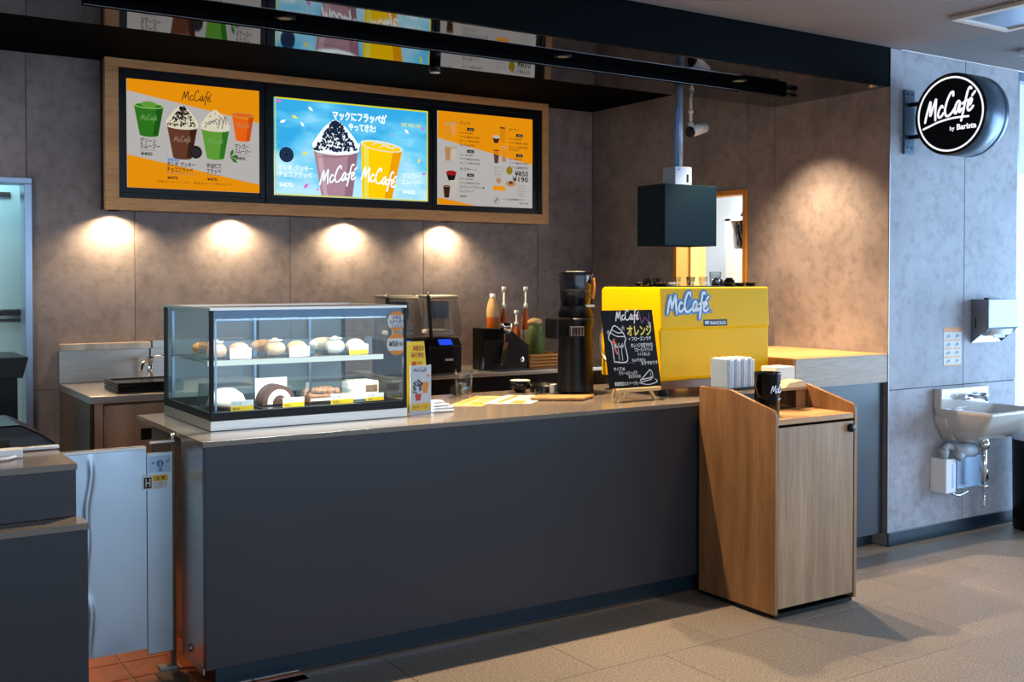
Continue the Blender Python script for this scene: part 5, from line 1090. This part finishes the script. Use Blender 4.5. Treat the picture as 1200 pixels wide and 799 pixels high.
t = thing('basket', 'tan woven basket under the green bag', 'basket', (4.58, 6.73, BC))
mb = MB('basket')
for y0 in (6.60, 6.86): mb.prism([(4.42, BC+.0005), (4.73, BC+.0005), (4.745, BC+.10), (4.405, BC+.10)], 'y', y0, y0+.01, .002)
mb.box(4.42, 6.61, BC+.0005, 4.73, 6.86, BC+.01); mb.box(4.412, 6.61, BC+.01, 4.422, 6.86, BC+.10); mb.box(4.728, 6.61, BC+.01, 4.738, 6.86, BC+.10); mb.build('body', t)
for q in range(4):
    b = MB('basket'); b.tube([(4.41, 6.597, BC+.015+q*.024), (4.58, 6.594, BC+.017+q*.024), (4.74, 6.597, BC+.015+q*.024)], .007, 6); b.build('weave', t)
tumbler('small_glass', 3.915, 6.47, BC, .028, .10, 'small clear glass beside the right blender', flute=False)

# ------------------------------------------------------------------ condiment station
sx0, sx1, sy0, sy1 = 3.763, 4.336, 3.556, 4.075
t = thing('condiment_station', 'freestanding oak condiment cabinet with sloped sides before the counter', 'cabinet', (4.05, 3.82, 0))
prof = [(sy1, .025), (sy1, 1.063), (3.86, 1.063), (3.60, .995), (3.572, .988), (sy0+.003, .972), (sy0, .955), (sy0, .025)]
mb = MB('oak_side'); mb.prism(prof, 'x', sx0, sx0+.020, .0015); mb.build('side_panel', t)
mb = MB('oak_side'); mb.prism(prof, 'x', sx1-.020, sx1, .0015); mb.build('side_panel', t)
mb = MB('oak_x'); mb.box(sx0+.020, sy0+.004, .918, sx1-.020, 3.87, .944, .001); mb.build('shelf', t)
mb = MB('oak_x'); mb.box(sx0+.020, 3.86, 1.035, sx1-.020, sy1, 1.0505, .001); mb.build('top_ledge', t)
mb = MB('smoke_plastic'); mb.box(sx0+.020, 3.862, .944, sx1-.10, 3.866, 1.035); mb.build('riser', t)
mb = MB('oak_side'); mb.box(sx0+.020, 3.872, .93, sx1-.020, 3.886, 1.035); mb.build('riser_back', t)
mb = MB('oak'); mb.box(sx0+.024, sy0+.003, .05, sx1-.024, sy0+.021, .905, .001); do = mb.build('door', t)
mb = MB('black'); mb.lathe([(0, -.020), (.018, -.020), (.021, -.015), (.021, 0), (0, 0)], (sx1-.050, sy0+.003, .872), 20, 'y'); mb.build('lock', do)
mb = MB('oak_side'); mb.box(sx0+.020, sy1-.018, .05, sx1-.020, sy1, 1.034); mb.box(sx0+.02, sy0+.03, .05, sx1-.02, sy1-.02, .066); mb.build('back_panel', t)
mb = MB('black'); mb.box(sx0+.015, sy0+.015, .006, sx1-.015, sy1-.015, .024); 
for x in (sx0+.05, sx1-.05):
    for y in (sy0+.05, sy1-.05): mb.cyl((x, y, 0), (x, y, .007), .02, n=12)
mb.build('plinth', t)
# napkins
t = thing('napkin_holder', 'black holder packed with white paper napkins on the cabinet ledge', 'napkin holder', (3.90, 4.0, 1.0505))
mb = MB('black'); mb.box(3.80, 3.905, 1.051, 4.00, 4.045, 1.060, .002); mb.build('tray', t)
for i in range(12):
    b = MB('paper' if i % 3 else 'paper_blue'); x = 3.803+i*.0158; z = 1.205+.006*math.sin(i*2.1)
    b.box(x, 3.915, 1.0605, x+.0135, 4.035, z, .003); b.build('napkin_bundle', t)
t = thing('black_cup', 'black lidless paper cup with white lettering on cabinet shelf', 'cup', (3.885, 3.70, .944))
cxx, cyy = 3.862, 3.705
mb = MB('black_gloss'); mb.lathe([(0, .0005), (.056, .0005), (.058, .004), (.064, .205), (.0655, .21), (.0625, .212), (.060, .205), (.054, .008), (0, .008)], (cxx, cyy, .944), 40); mb.build('body', t)
def Fcyl(x, y, d=0):
    a = -PI/2-.25+x/.064; r_ = .0600+.0045*(y/.2)+d
    return Vector((cxx+r_*math.cos(a), cyy+r_*math.sin(a), .944+y))
mb = MB(); wordmark(mb, Fcyl, -.018, .115, .115, 'logo_white', .15, .0015); mb.m = 'logo_white'; mb.text(Fcyl, 'by Barista', .025, .082, .013, .0015, width=.045, bold=.02); mb.build('lettering', t)
mb = MB('off_white'); mb.box(4.165, 3.93, 1.051, 4.300, 4.04, 1.150, .003); mb.build('white_carton', None, 'small white carton on the cabinet ledge behind the black cup', 'carton', loc=(4.23, 3.98, 1.051))
mb = MB('kraft'); mb.prism([(4.08, 1.056), (4.12, 1.082), (4.215, 1.092), (4.25, 1.058)], 'y', 3.80, 3.90, .003); mb.build('paper_sleeve', None, 'flattened kraft paper cup sleeve on the cabinet ledge', 'cup sleeve', loc=(4.16, 3.85, 1.052))
